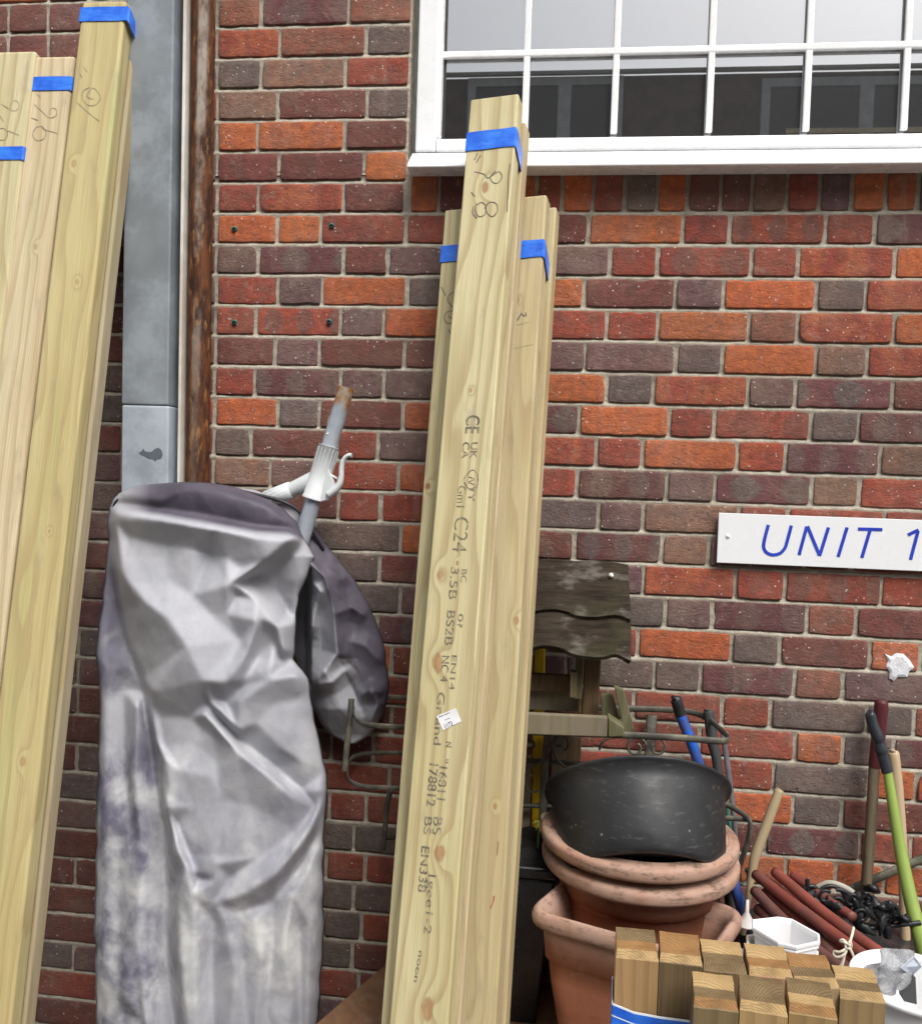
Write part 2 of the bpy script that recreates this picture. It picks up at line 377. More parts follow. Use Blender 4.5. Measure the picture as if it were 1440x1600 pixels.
# body of the wall behind, and the reveal of the opening
wall.box(((XL+XO)/2, .13, 1.85), (XO-XL, .2, 3.8), mi=1); wall.box(((XO+XR)/2+.001, .13, (ZSO-.05)/2-.01), (XR-XO-.002, .2, ZSO+.008), mi=1)
for nm, dv in (('c1', (.3, .3, .3)), ('c2', (.3, .3, .3)), ('par', (0, 0, 0)), ('rnd', (0, 0, 0))):
    dat[nm] += [dv]*(len(wall.v)-nb)
wo = wall.build('wall', [M_['brick'], M_['mortar']], building, origin=(0, 0, 0)); wall_attr(wo.data, dat)
# ------------------------------------------------------------------ window (part of the building)
upvc = simple('white upvc', (.88, .89, .9), .28, .02, 6, .03, .0005, dirt=(.5, .48, .44), dfac=.12, dscale=9, spec=.5)
def glass_mat():
    n = NT('window glass', .3, .5)
    t = n.t; gl = t.nodes.new('ShaderNodeBsdfGlossy'); gl.inputs['Roughness'].default_value = .012
    df = t.nodes.new('ShaderNodeBsdfPrincipled'); df.inputs['Base Color'].default_value = (.012, .012, .013, 1); df.inputs['Roughness'].default_value = .5
    fr = t.nodes.new('ShaderNodeFresnel'); fr.inputs[0].default_value = 1.6
    f = n.math('MULTIPLY_ADD', fr.outputs[0], 1.3, .47, True)
    mxs = t.nodes.new('ShaderNodeMixShader'); n.L(f, mxs.inputs[0]); n.L(df.outputs[0], mxs.inputs[1]); n.L(gl.outputs[0], mxs.inputs[2])
    n.L(n.bump(n.noise(n.tc.outputs['Object'], 3, 2), .02, .002), gl.inputs['Normal'])
    n.L(mxs.outputs[0], t.nodes['Material Output'].inputs[0]); return n.m
win = MB()
zs = W(900, 262).z; zs1 = W(900, 236).z; zg = W(900, 216).z; xf = XZ(650, zg); xi = XZ(681, zg); ZT = 3.45; XE = 2.98
mb = MB(); mb.box(((xf+xi)/2, .02, (zs1+ZT)/2), (xi-xf, .064, ZT-zs1), bev=.004)
mb.box((xi+.004, .02, (zs1+ZT)/2+.02), (.01, .04, ZT-zs1-.04), bev=.002)
mb.box(((xi+XE)/2+.001, .021, (zg+zs1)/2), (XE-xi, .06, zg-zs1), bev=.004)
mb.box(((xi+XE)/2, .021, ZT-.02), (XE-xi-.004, .06, .05), bev=.004)
windo = mb.build('window', upvc, building)
mb = MB()   # sill with a sloping top and a rounded nose
zn = W(900, 260, -.075).z; zk = W(900, 237, -.013).z; xs0 = XZ(637, zn, -.07); prof = [(-.0075, zn+.002), (-.074, zn), (-.078, zn+.0015), (-.0785, zn+.004), (-.075, zn+.008), (-.066, zn+.017), (-.013, zk), (.05, zk+.002), (.05, zs+.001), (-.0075, zs+.001)]
n0 = len(prof); vs = [(xs0, y, z) for y, z in prof]+[(XE, y, z) for y, z in prof]
mb.add(vs, [(i, (i+1) % n0, (i+1) % n0+n0, i+n0) for i in range(n0)]+[tuple(range(n0))[::-1], tuple(range(n0, 2*n0))])
mb.build('sill', upvc, windo)
zb = W(900, 74).z; bars = [819.0, 960, 1110, 1263.5, 1418.5]
for bx in bars:
    X = XZ(bx, W(900, 180).z); mb = MB(); mb.box((X, .026, (zg+ZT)/2), (.0165, .010, ZT-zg-.04), bev=.003); mb.build('glazing_bar', upvc, windo)
for k_ in range(6):
    X = XZ(1571, 3)+k_*.236; mb = MB(); mb.box((X, .026, (zg+ZT)/2), (.0165, .010, ZT-zg-.04), bev=.003); mb.build('glazing_bar', upvc, windo)
mb = MB(); mb.box(((xi+XE)/2, .0262, zb), (XE-xi, .012, .0165), bev=.003); mb.build('glazing_bar', upvc, windo)
mb = MB(); mb.box(((xi+XE)/2, .04, (zg+ZT)/2-.01), (XE-xi, .006, ZT-zg)); mb.build('pane', glass_mat(), windo)
mb = MB(); mb.box((xi+.0115, .034, (zg+ZT)/2), (.006, .006, ZT-zg-.02)); mb.build('gasket', simple('black rubber gasket', (.02, .02, .02), .6), windo)
# wall plugs and the torn patch
plugm = simple('green plastic plug', (.03, .16, .13), .5); holem = simple('dark hole', (.01, .01, .01), .9)
for (px, py) in ((366, 357), (518, 352), (366, 503), (514, 502)):
    c = W(px, py, -.006); mb = MB(); mb.lathe([(.0015, -.002), (.0022, -.0025), (.0062, -.0025), (.0068, 0), (.0068, .006)], c, 18, 0, Matrix.Rotation(R(90), 4, 'X').to_4x4() @ Matrix.Scale(-1, 4, (0, 0, 1)))
    mb.lathe([(0., .003), (.0035, .003)], c, 12, 1, Matrix.Rotation(R(90), 4, 'X').to_4x4()); mb.box(c+Vector((0, -.0032, 0)), (.011, .001, .0022), mi=1)
    mb.build('wall_plug', [plugm, holem], building)
mb = MB(); cc = [(1382, 1022), (1392, 1026), (1400, 1021), (1411, 1022), (1421, 1032), (1428, 1043), (1420, 1049), (1417, 1058), (1402, 1058), (1396, 1064), (1389, 1060), (1390, 1050), (1384, 1042), (1387, 1033)]
cen = W(1404, 1042, -.0072); rim = [W(a, b, -.0052) for a, b in cc]; mid = [cen.lerp(W(a, b, -.0072), .75)+Vector((0, random.uniform(-.001, .0), 0)) for a, b in cc]
n1 = len(cc); mb.add([cen]+mid+rim+[v+Vector((0, .012, 0)) for v in rim], [(0, 1+i, 1+(i+1) % n1) for i in range(n1)]+[(1+i, 1+n1+i, 1+n1+(i+1) % n1, 1+(i+1) % n1) for i in range(n1)]+[(1+n1+i, 1+2*n1+i, 1+2*n1+(i+1) % n1, 1+n1+(i+1) % n1) for i in range(n1)])
patchm = simple('white filler', (.75, .76, .8), .6, .08, 30, .6, .002)
tag(mb.build('filler_patch', patchm, building), 'white torn filler patch stuck on the bricks')
# ------------------------------------------------------------------ sign
signm = simple('white sign plate', (.84, .86, .88), .25, .015, 5, .02); bluem = simple('blue sign lettering', (.03, .06, .5), .4, .05)
zt = W(1127, 801).z; zbm = W(1121, 878).z; xa = XZ(1122, (zt+zbm)/2, -.03)
mb = MB(); mb.box((xa+.30, -.0185, (zt+zbm)/2), (.60, .008, zt-zbm), bev=.0012)
sign = mb.build('unit_sign', signm); tag(sign, 'white plastic name plate reading UNIT 1 in blue slanted capitals, fixed to the brick wall', 'sign')
def strokes(mb, polys, w, p0, n, lift=.0006, taper=False):
    """flat ribbons drawn on the plane through p0 with normal n; polys in photograph pixels mapped on to that plane"""
    for q, pl in enumerate(polys):
        pts = [RP(a, b, p0, n)+n*(lift+q*.00002) for a, b in pl]
        if len(pts) > 2:
            s2 = []
            for i in range(len(pts)-1):
                a0 = pts[max(i-1, 0)]; a1 = pts[i]; a2 = pts[i+1]; a3 = pts[min(i+2, len(pts)-1)]
                for k in range(4):
                    t = k/4; s2.append(.5*((2*a1)+(a2-a0)*t+(2*a0-5*a1+4*a2-a3)*t*t+(3*a1-3*a2+a3-a0)*t**3))
            s2.append(pts[-1]); pts = s2
        L = []; Rr = []
        for i, p in enumerate(pts):
            t = (pts[min(i+1, len(pts)-1)]-pts[max(i-1, 0)]).normalized(); s = n.cross(t)*(w/2*(random.uniform(.7, 1.15) if taper else 1))
            L.append(p+s); Rr.append(p-s)
        for i in range(len(pts)-1): mb.add([L[i], Rr[i], Rr[i+1], L[i+1]], [(0, 1, 2, 3)])
        # shared ribbon ends are left square, like a marker stroke
YN = Vector((0, -1, 0))
SL = -.0
U = [[(1200, 820), (1193, 848), (1194, 859), (1200, 865), (1209, 867), (1219, 864), (1226, 856), (1229, 847), (1236, 821)]]
NN = [[(1248, 867), (1260, 822.5)], [(1261, 822), (1280, 868)], [(1280, 868.5), (1294, 824)]]
II = [[(1309, 870), (1323, 824)]]
TT = [[(1340, 826.5), (1378, 827.5)], [(1346, 871.5), (1359, 828)]]
O1 = [[(1418, 836), (1424, 833), (1434.5, 828)], [(1434, 829), (1422, 874.5)]]
mb = MB(); 
for nm_, q in (('letter', U), ('letter', NN), ('letter', II), ('letter', TT), ('numeral', O1)):
    mb = MB(); strokes(mb, q, .0078, Vector((xa, -.0228, zt)), YN); mb.build(nm_, bluem, sign)
mb = MB(); mb.lathe([(0, -.0035), (.003, -.003), (.0055, -.0005), (.006, 0)], W(1137, 838, -.0226), 16, 0, Matrix.Rotation(R(-90), 4, 'X').to_4x4()); mb.build('screw_cap', signm, sign)
# ------------------------------------------------------------------ posts by the wall on the left
galv = simple('grey galvanised paint', (.22, .245, .265), .42, .14, 7, .12, .001, dirt=(.33, .37, .41), dfac=.7, dscale=9, spec=.5)
galv2 = simple('pale weathered paint', (.40, .45, .5), .4, .12, 7, .12, .001, dirt=(.2, .23, .27), dfac=.5, dscale=10, spec=.5)
post = empty('steel_door_post', (XZ(235, .2, -.1), -.1, 0), 'grey box section steel post beside the rusty pipe', 'post')
def vbar(mb, pxl, pxr, y_top, y_bot, Y, depth, mi=0, bev=.004):
    """upright bar whose front face spans pxl..pxr at y_top and y_bot (pairs)"""
    zt, zb_ = W(pxl[0], y_top, Y).z, W(pxl[1], y_bot, Y).z
    a = [W(pxl[0], y_top, Y), W(pxr[0], y_top, Y), W(pxr[1], y_bot, Y), W(pxl[1], y_bot, Y)]
    a[1].z = a[0].z; a[2].z = a[3].z
    cs = [v for v in a]+[v+Vector((0, depth, 0)) for v in a]
    bm = bmesh.new(); vv = [bm.verts.new(c) for c in cs]
    for f in ((0, 3, 2, 1), (4, 5, 6, 7), (0, 1, 5, 4), (1, 2, 6, 5), (2, 3, 7, 6), (3, 0, 4, 7)): bm.faces.new([vv[i] for i in f])
    bmesh.ops.recalc_face_normals(bm, faces=bm.faces)
    if bev: bmesh.ops.bevel(bm, geom=bm.edges[:], offset=bev, segments=3, profile=.6, affect='EDGES')
    bm.verts.index_update(); mb.add([v.co.copy() for v in bm.verts], [[v.index for v in f.verts] for f in bm.faces], mi, False); bm.free()
# front panel (upper and lower lengths), return painted dark for side shade, white trim
mb = MB(); vbar(mb, (199, 189), (274, 262), -160, 631.5, -.10, .085, 0, .006); mb.build('upper_length', galv, post)
mb = MB(); vbar(mb, (190, 176), (263.5, 247), 632.5, 2050, -.10, .085, 0, .006); tag(mb.build('lower_length', galv2, post), 'paler lower length of the steel post')
mb = MB(); vbar(mb, (276, 266), (288, 270), -160, 1300, -.045, .04, 0, .001); mb.build('return_strip', simple('shade-painted grey return', (.09, .1, .11), .5, .15, 8, .1), post)
mb = MB(); vbar(mb, (288.5, 269.5), (293.5, 272.5), -160, 1300, -.085, .075, 0, .001); mb.build('edge_trim', simple('white trim', (.75, .72, .66), .45, .08, 20, .1, dirt=(.4, .3, .2), dfac=.5), post)
mb = MB(); c1_, c2_ = W(231, 709, -.1006), None
pts = [(-22, -2), (-18, -4), (-15, -9), (-12, -4), (-2, -3), (4, -8), (10, -10), (15, -6), (17, 2), (14, 8), (7, 9), (5, 13), (2, 9), (-6, 8), (-14, 3), (-20, 1)]
mb.add([W(238+a*.95, 709+b*.95, -.1008) for a, b in pts], [list(range(len(pts)))[::-1]]); mb.build('paint_scar', simple('dark scar', (.1, .12, .14), .6), post)
def rust_mat():
    n = NT('rusty painted steel', .75, .3); g = n.map(n.tc.outputs['Object'], (1, 1, .3))
    nm = n.t.nodes.new('ShaderNodeSeparateXYZ'); n.L(n.tc.outputs['Object'], nm.inputs[0])
    a = n.noise(g, 40, 6, .7); b = n.noise(n.map(n.tc.outputs['Object'], (1, 1, .35)), 9, 5, .65)
    c = n.mix(n.ramp(a, .35, .65), (.028, .012, .008), (.14, .048, .016)); c = n.mix(n.ramp(n.noise(g, 90, 3), .55, .7), c, (.24, .115, .04))
    cx = n.ramp(n.math('ABSOLUTE', nm.outputs[0]), .006, .015, .8, 0)
    hi = n.ramp(nm.outputs[2], 1.4, 2.6, 0, 1)
    f = n.math('MULTIPLY', n.math('MULTIPLY', cx, n.ramp(n.math('ADD', b, n.math('MULTIPLY', a, .35)), .58, .78)), n.math('ADD', n.math('MULTIPLY', hi, .85), .12))
    c = n.mix(f, c, (.42, .39, .34))
    return n.out(c, None, n.bump(a, .7, .003))
mb = MB(); a = W(320, -160, -.052); b = W(297.5, 1500, -.052); b2 = a+(b-a)*1.2; b2.z = 0
mb.tube([b2, a], .0295, 28, sub=False); rp = mb.build('rusty_pipe', rust_mat()); tag(rp, 'round rusty brown pipe with worn pale paint, upright against the brick wall', 'pipe')
# ------------------------------------------------------------------ timbers
BW = .115
class Board:
    def __init__(s, edge, ptop, pbot, Yt, Yb, mat, name, label, cat, group, w=BW, th=.045, bev=.004, zbase=0.0, skew=0.0):
        A = W(ptop[0], ptop[1], Yt); B = W(pbot[0], pbot[1], Yb)
        up = (A-B).normalized(); xa = Vector((1, skew, 0)); xa = (xa-up*xa.dot(up)).normalized(); yb = up.cross(xa).normalized()  # into the wall
        if edge == 'R': A = A-xa*w; B = B-xa*w
        L0 = (B.z-zbase)/up.z; base = B-up*L0
        s.len = (A-base).length; s.w = w; s.th = th
        M = Matrix.Identity(4)
        for i, v in enumerate((xa, yb, up)):
            for j in range(3): M[j][i] = v[j]
        M.translation = base; s.M = M; s.n = -yb; s.p0 = base; s.inv = M.inverted(); s.up = up; s.xa = xa; s.yb = yb
        s.name, s.label, s.cat, s.group = name, label, cat, group; s.bev = bev; s.mat = mat
    def loc(s, px, py):
        q = s.inv @ RP(px, py, s.p0, s.n); return q.x, q.z
    def make(s, knots=()):
        kk = [(*s.loc(a, b), r*.82) for a, b, r in knots]
        bm = bmesh.new(); bmesh.ops.create_cube(bm, size=1)
        for v in bm.verts: v.co = Vector(((v.co.x+.5)*s.w, (v.co.y+.5)*s.th, (v.co.z+.5)*s.len))
        bmesh.ops.bevel(bm, geom=bm.edges[:], offset=s.bev, segments=3, profile=.5, affect='EDGES')
        me = bpy.data.meshes.new(s.name); bm.to_mesh(me); bm.free()
        me.materials.append(s.mat(kk)); o = bpy.data.objects.new(s.name, me); COL.objects.link(o); o.matrix_world = s.M
        tag(o, s.label, s.cat, s.group); s.o = o; return o
    def draw(s, name, polys, w, mat, taper=True):
        for q, pl in enumerate(polys):
            mb = MB(); strokes(mb, [pl], w, s.p0, s.n, .0005+q*.00003, taper); mb.build(name, mat, s.o, frame=s.M)
    def text(s, txt, px, py, hpx, lpx, rot=0., face_w=0.0):
        """one stamped line reading down the board; hpx capital height and lpx length, both in photograph pixels"""
        cu = bpy.data.curves.new('t', 'FONT'); cu.body = txt; cu.size = 1; cu.offset = face_w; ob = bpy.data.objects.new('t', cu); COL.objects.link(ob)
        bpy.context.view_layer.update(); dg = bpy.context.evaluated_depsgraph_get(); me = ob.evaluated_get(dg).to_mesh()
        u0, v0 = s.loc(px, py); u1, v1 = s.loc(px, py+lpx); u2, v2 = s.loc(px+hpx, py)
        xm = max(v.co.x for v in me.vertices); k = (u2-u0)/.7; kx = (v0-v1)/xm
        vs = []
        for v in me.vertices:
            lx, lz = v.co.y*k, -v.co.x*kx
            a = math.cos(rot); b = math.sin(rot); lx, lz = lx*a-lz*b, lx*b+lz*a
            lx += mnoise.noise(Vector((lx*500, lz*500, 1)))*.00025; lz += mnoise.noise(Vector((lx*500, lz*500, 7)))*.00025
            vs.append(s.M @ Vector((u0+lx, -.0006, v0+lz)))
        mb = MB(); mb.add(vs, [list(p.vertices) for p in me.polygons]); ob.evaluated_get(dg).to_mesh_clear(); bpy.data.objects.remove(ob); bpy.data.curves.remove(cu)
        return mb.build('stamped_print', ink, s.o, frame=s.M)
def tm(nm, seed, light=(.66, .60, .36), dark=(.57, .50, .27), **k):
    return lambda kn: timber_mat(nm, light, dark, kn, seed, **k)
GL = 'treated timber lengths leaning on the wall at the left'; GC = 'treated timber lengths leaning under the window'
pencil = simple('pencil mark', (.13, .11, .09), .8, .3, 60, .1); pencil2 = simple('faint pencil mark', (.3, .25, .16), .8, .3, 60, .1)
ink = simple('black stamp ink', (.15, .135, .1), .7, .4, 90, .1, dirt=(.5, .42, .24), dfac=.9, dscale=120)
# centre group
Fb = Board('L', (735, 155), (608, 1600), -.155, -.62, tm('stamped pine', 3.1, freq=92, rings=.6, kf=.62), 'timber_board', 'tallest centre timber, a pale board stamped with black printing down its front', 'timber', GC, skew=-.2)
Fb.make([(757, 292, .010), (735, 610, .004), (688, 898, .008), (683, 1036, .013), (687, 1333, .012), (668, 1577, .014), (714, 880, .003)])
F2 = Board("R", (821, 190), (718, 1600), -.155+.047-.022, -.62+.049-.022, tm('pine behind', 9.7, (.6, .51, .33), (.5, .41, .25)), 'timber_board', 'timber board sandwiched directly behind the stamped tallest board', 'timber', GC, w=.08, skew=-.2); F2.make()
Lb = Board('L', (695, 328), (594.5, 1600), -.155+.052, -.62+.052, tm('left pine', 5.2), 'timber_board', 'shorter timber at the left edge of the centre bundle, scribbled below blue tape', 'timber', GC, w=.06, skew=-.2); Lb.make([(668, 760, .006)])
Rb = Board('R', (854, 303), (775, 1600), -.115, -.54, tm('right pine', 7.4, (.58, .5, .31), (.5, .42, .24), freq=110, kf=.6), 'timber_board', 'timber at the right of the centre bundle with thick blue tape running down its edge', 'timber', GC, bev=.006, skew=-.2)
Rb.make([(808, 468, .006), (806, 970, .007), (773, 1260, .004), (720, 1640, .02)])
R2 = Board('R', (869, 322), (789, 1600), -.115+.047, -.54+.049, tm('rear right pine', 12.3, (.55, .47, .28), (.47, .39, .22)), 'timber_board', 'rearmost timber of the centre bundle, only its rounded right edge showing beside the bricks', 'timber', GC, bev=.006, w=.1, skew=-.2); R2.make()
# left group
Ab = Board('R', (56, 78), (-128, 1600), -.14, -.52, tm('far left pine', 15.1, (.66, .6, .38), (.6, .52, .3)), 'timber_board', 'leftmost timber, cut off by the picture edge, with a pencilled length above blue tape', 'timber', GL, bev=.008); Ab.make()
Bb = Board('R', (117, 86), (-68, 1600), -.135, -.52, tm('pinkish pine', 18.6, (.70, .60, .41), (.60, .49, .31), rings=.45, kf=.35), 'timber_board', 'pinkish timber with pencilled figures 9 6 under a level band of blue tape', 'timber', GL, bev=.008); Bb.make([(55, 385, .006)])
Cb = Board('R', (197.5, 0), (16, 1600), -.125, -.52, tm('yellow pine', 21.9, (.60, .52, .27), (.52, .43, .2), blot=(.4, .47, .2), bfac=.5, rings=.45, kf=.3), 'timber_board', 'tall yellow timber with a faint pencilled 10 near the top left corner', 'timber', GL, bev=.007)
Cb.make([(115, 255, .006), (150, 610, .004), (120, 440, .006), (77, 830, .004), (35, 1190, .007)])
Db = Board('R', (217, 8), (39, 1600), -.125+.049, -.52+.050, tm('grey pine', 24.4, (.47, .41, .29), (.38, .32, .2)), 'timber_board', 'greyish timber lying behind the tall yellow one next to the steel post', 'timber', GL, bev=.007); Db.make()
# pencil and stamp marks
Fb.draw('pencil_mark', [[(746, 238), (741, 250)], [(751, 242), (744, 254)], [(741, 268), (756, 272), (762, 278), (772, 272), (780, 268), (784, 277), (777, 286), (769, 284), (766, 275), (775, 267)],
    [(736, 300), (742, 307)], [(745, 318), (742, 328), (748, 338), (757, 335), (759, 322), (752, 316), (745, 320)], [(757, 326), (764, 316), (775, 318), (777, 329), (770, 338), (762, 334), (758, 324)], [(740, 322), (738, 332), (745, 341)]], .0022, pencil)
Fb.draw('pencil_line', [[(797, 255), (794, 275), (793.5, 300), (792, 331)]], .0022, pencil)
for t_ in (('CE', 729, 648, 24, 29, .03), ('UK', 736, 690, 12, 26, .03), ('CA', 723, 690, 12, 26, .03), ('Gm1', 716, 758, 14, 34, -.01), ('YY', 733, 757, 12, 26, -.01),
    ('C24', 711, 806, 25, 56, -.012), ('3.5B', 705, 884, 14, 52, .02), ('BC', 721, 888, 10, 22, 0), ('BS2B', 699, 952, 14, 56, .02), ('0?', 716, 958, 9, 22, 0), ('NC 4', 691, 1023, 13, 42, .01), ('EN14', 706, 1022, 9, 56, .01),
    ('Gr:and', 684, 1080, 13, 84, .02), ('178812', 672, 1188, 15, 72, .04), ('"16811', 688, 1184, 14, 66, .03), ('N', 697, 1158, 10, 9, .05), ('BS', 678, 1274, 15, 30, .02), ('BS', 664, 1274, 13, 30, .04), ('EN338', 659, 1320, 14, 74, .04),
    ('1gee1-2', 670, 1360, 13, 100, .01), ('noon', 655, 1484, 8, 52, .05)):
    Fb.text(t_[0], t_[1], t_[2], t_[3]*.9, t_[4], 0 if t_[0] != 'noon' else -.1, t_[5]*.35-.004)
mb = MB(); strokes(mb, [[(729, 742), (738, 734), (746, 742), (746, 758), (738, 766), (728, 759), (725, 748), (731, 740)]], .002, Fb.p0, Fb.n, .0006); mb.build('stamped_print', ink, Fb.o, frame=Fb.M)
mb = MB(); strokes(mb, [[(732, 745), (741, 749), (732, 753), (741, 757)]], .002, Fb.p0, Fb.n, .0006); mb.build('stamped_print', ink, Fb.o, frame=Fb.M)
Lb.draw('pencil_mark', [[(689, 448), (696, 462)], [(709, 456), (701, 462), (700, 471), (706, 479), (708, 485), (699, 487), (694, 495), (697, 504), (704, 505), (706, 499), (701, 494)], [(701, 514), (704, 522)]], .0022, pencil)
Rb.draw('pencil_mark', [[(808, 501), (815, 488)], [(813, 490), (820, 494)], [(821, 488), (822, 494)]], .003, pencil); Rb.draw('pencil_line', [[(807, 508), (826, 503)]], .001, pencil2); Rb.draw('pencil_line', [[(800, 545), (832, 538)]], .001, pencil2)
Rb.draw('resin_streak', [[(778, 1315), (777.5, 1325), (776, 1337)]], .002, simple('red resin', (.3, .12, .06), .5)); Rb.draw('resin_streak', [[(772, 1400), (770, 1410), (766, 1420)]], .0025, simple('red resin streak', (.35, .1, .04), .5))
Bb.draw('pencil_mark', [[(57, 146), (64, 153)], [(54, 163), (70, 178), (78, 184), (88, 180), (87, 170), (79, 170), (77, 178)], [(49, 184), (60, 188)], [(90, 208), (72, 203), (65, 197), (56, 200), (51, 210), (57, 219), (68, 217), (72, 207), (66, 199)]], .0022, pencil2)
Ab.draw('pencil_mark', [[(2, 162), (14, 170), (24, 173), (30, 166), (26, 157), (18, 160), (16, 168)], [(-6, 205), (4, 200), (12, 207), (8, 218), (-4, 218)], [(12, 204), (30, 211)], [(-2, 178), (6, 190)]], .0022, pencil2)
Cb.draw('pencil_mark', [[(128, 121), (125, 115)], [(136, 112), (131, 104)], [(121, 160), (136, 174), (155, 189)], [(141, 136), (130, 142), (129, 154), (138, 164), (150, 163), (157, 152), (150, 140), (143, 138), (136, 150), (146, 155)]], .0024, pencil2)
# sticker
mb = MB(); q = [(687, 1121), (713, 1105), (721, 1128), (694, 1142)]; q = [(682, 1119), (712.5, 1106.5), (721, 1127), (692, 1141.5)]
a = [RP(x, y, Fb.p0, Fb.n)+Fb.n*.0012 for x, y in q]; g = 6; vs = []
for j in range(g+1):
    for i in range(g+1):
        p = a[0].lerp(a[1], i/g).lerp(a[3].lerp(a[2], i/g), j/g); vs.append(p+Fb.n*(.0022*max(0, (i/g+1-j/g)-1.35)))
mb.add(vs, [(j*(g+1)+i, (j+1)*(g+1)+i, (j+1)*(g+1)+i+1, j*(g+1)+i+1) for j in range(g) for i in range(g)], 0, True)
stick = mb.build('lot_sticker', simple('white paper label', (.8, .8, .82), .6, .03)); tag(stick, 'small white tilted paper sticker printed 1173 on the stamped timber', 'sticker')
def text_on(mb, txt, px, py, dirpx, h, p0, n, sx=1., off=0., lift=.0016):
    """text on a plane: starts at px,py, runs towards dirpx"""
    cu = bpy.data.curves.new('t', 'FONT'); cu.body = txt; cu.size = 1; cu.offset = off; ob = bpy.data.objects.new('t', cu); COL.objects.link(ob)
    bpy.context.view_layer.update(); dg = bpy.context.evaluated_depsgraph_get(); me = ob.evaluated_get(dg).to_mesh()
    A = RP(px, py, p0, n); B = RP(*dirpx, p0, n); ex = (B-A).normalized(); ey = n.cross(ex); k = h/.7
    mb.add([A+ex*(v.co.x*k*sx)+ey*(v.co.y*k)+n*lift for v in me.vertices], [list(p.vertices) for p in me.polygons])
    ob.evaluated_get(dg).to_mesh_clear(); bpy.data.objects.remove(ob); bpy.data.curves.remove(cu)
pm_ = simple('sticker print', (.04, .04, .07), .6)
for t_ in (('1173', 695, 1138.5, (715, 1130), .0085, .78, .01), ('Lot No', 695.5, 1126, (715, 1118), .0026, 1., .01), ('Reeves Auctions', 686, 1121.5, (713, 1110), .0028, .92, .015)):
    mb = MB(); text_on(mb, t_[0], t_[1], t_[2], t_[3], t_[4], Fb.p0, Fb.n, t_[5], t_[6]); mb.build('printed_line', pm_, stick)
# blue tape bands: closed bands wrapped round the boards they hold
def tape_mat(nm):
    n = NT(nm, .32, .5); g = n.tc.outputs['Object']
    c = n.mix(n.ramp(n.noise(g, 25, 4), .3, .7), (.012, .1, .62), (.03, .2, .85)); c = n.mix(n.ramp(n.noise(n.map(g, (30, 30, 200)), 1, 3), .6, .75, 0, .35), c, (.2, .42, .95))
    return n.out(c, None, n.bump(n.noise(n.map(g, (20, 20, 90)), 1., 4), .5, .003))
tapem = tape_mat('blue tape')
def tape(brd, y0, y1, depth, px, label, ext=0., drop=.0, wx0=0., cat='tape', ytop_r=None):
    """band round a board stack: level on the front at photo rows y0..y1 (column px), falling by drop along the right side"""
    u, za = brd.loc(px, y0); u, zb2 = brd.loc(px, y1); o = .0012; x0 = -o+wx0; x1 = brd.w+o+ext; d = depth+o
    path = [(x0, -o, 0), ((x0+x1)*.35, -o-.0006, 0), ((x0+x1)*.7, -o, 0), (x1-.004, -o, 0), (x1, -o+.004, -drop*.08), (x1, d*.5, -drop*.5), (x1, d, -drop), (x1-.03, d+o, -drop), (x0+.02, d+o, 0), (x0, d, 0)]
    mb = MB(); vs = []; K = len(path); NJ = 4
    for j in range(NJ+1):
        for i, (x, y, dz) in enumerate(path):
            z = za+(zb2-za)*j/NJ+dz+(random.uniform(-.0008, .0008) if j in (0, NJ) else 0)
            vs.append(brd.M @ Vector((x, y+(random.uniform(-.0005, 0) if i < 4 else 0), z)))
    fs = [(j*K+i, (j+1)*K+i, (j+1)*K+(i+1) % K, j*K+(i+1) % K) for j in range(NJ) for i in range(K)]
    mb.add(vs, fs, 0, False); o_ = mb.build('tape_band', tapem, None, frame=brd.M); md = o_.modifiers.new('t', 'SOLIDIFY'); md.thickness = .0006; md.offset = 1
    tag(o_, label, cat, 'blue tape bands round the timber bundles'); return o_
tape(Fb, 203, 232, .096, 770, 'blue tape band wrapped round the top of the tallest centre timber', ext=.002, drop=.045)
tape(Lb, 383, 409, .045, 705, 'small square of blue tape on the shorter timber left of the centre bundle')
tape(Rb, 375, 402, .094, 835, 'blue tape band slanting down the edge of the right timber in the centre bundle', ext=.002, drop=.062, wx0=.012)
tape(Ab, 229, 250, .045, 20, 'lowest blue tape band, round the leftmost timber')
tape(Bb, 120, 141, .045, 80, 'blue tape band round the pinkish timber above its pencilled figures')
tape(Cb, 11, 33, .094, 160, 'highest blue tape band, round the tall yellow timber by the steel post', ext=.010, drop=.05)
# ------------------------------------------------------------------ ground and yard
gm = simple('yard concrete', (.2, .19, .175), .9, .2, 3, .5, .004, dirt=(.08, .075, .07), dfac=.6, dscale=1.5)
mb = MB(); mb.box((0, -8, -.1), (60, 40, .2)); tag(mb.build('ground', gm), kind='structure')
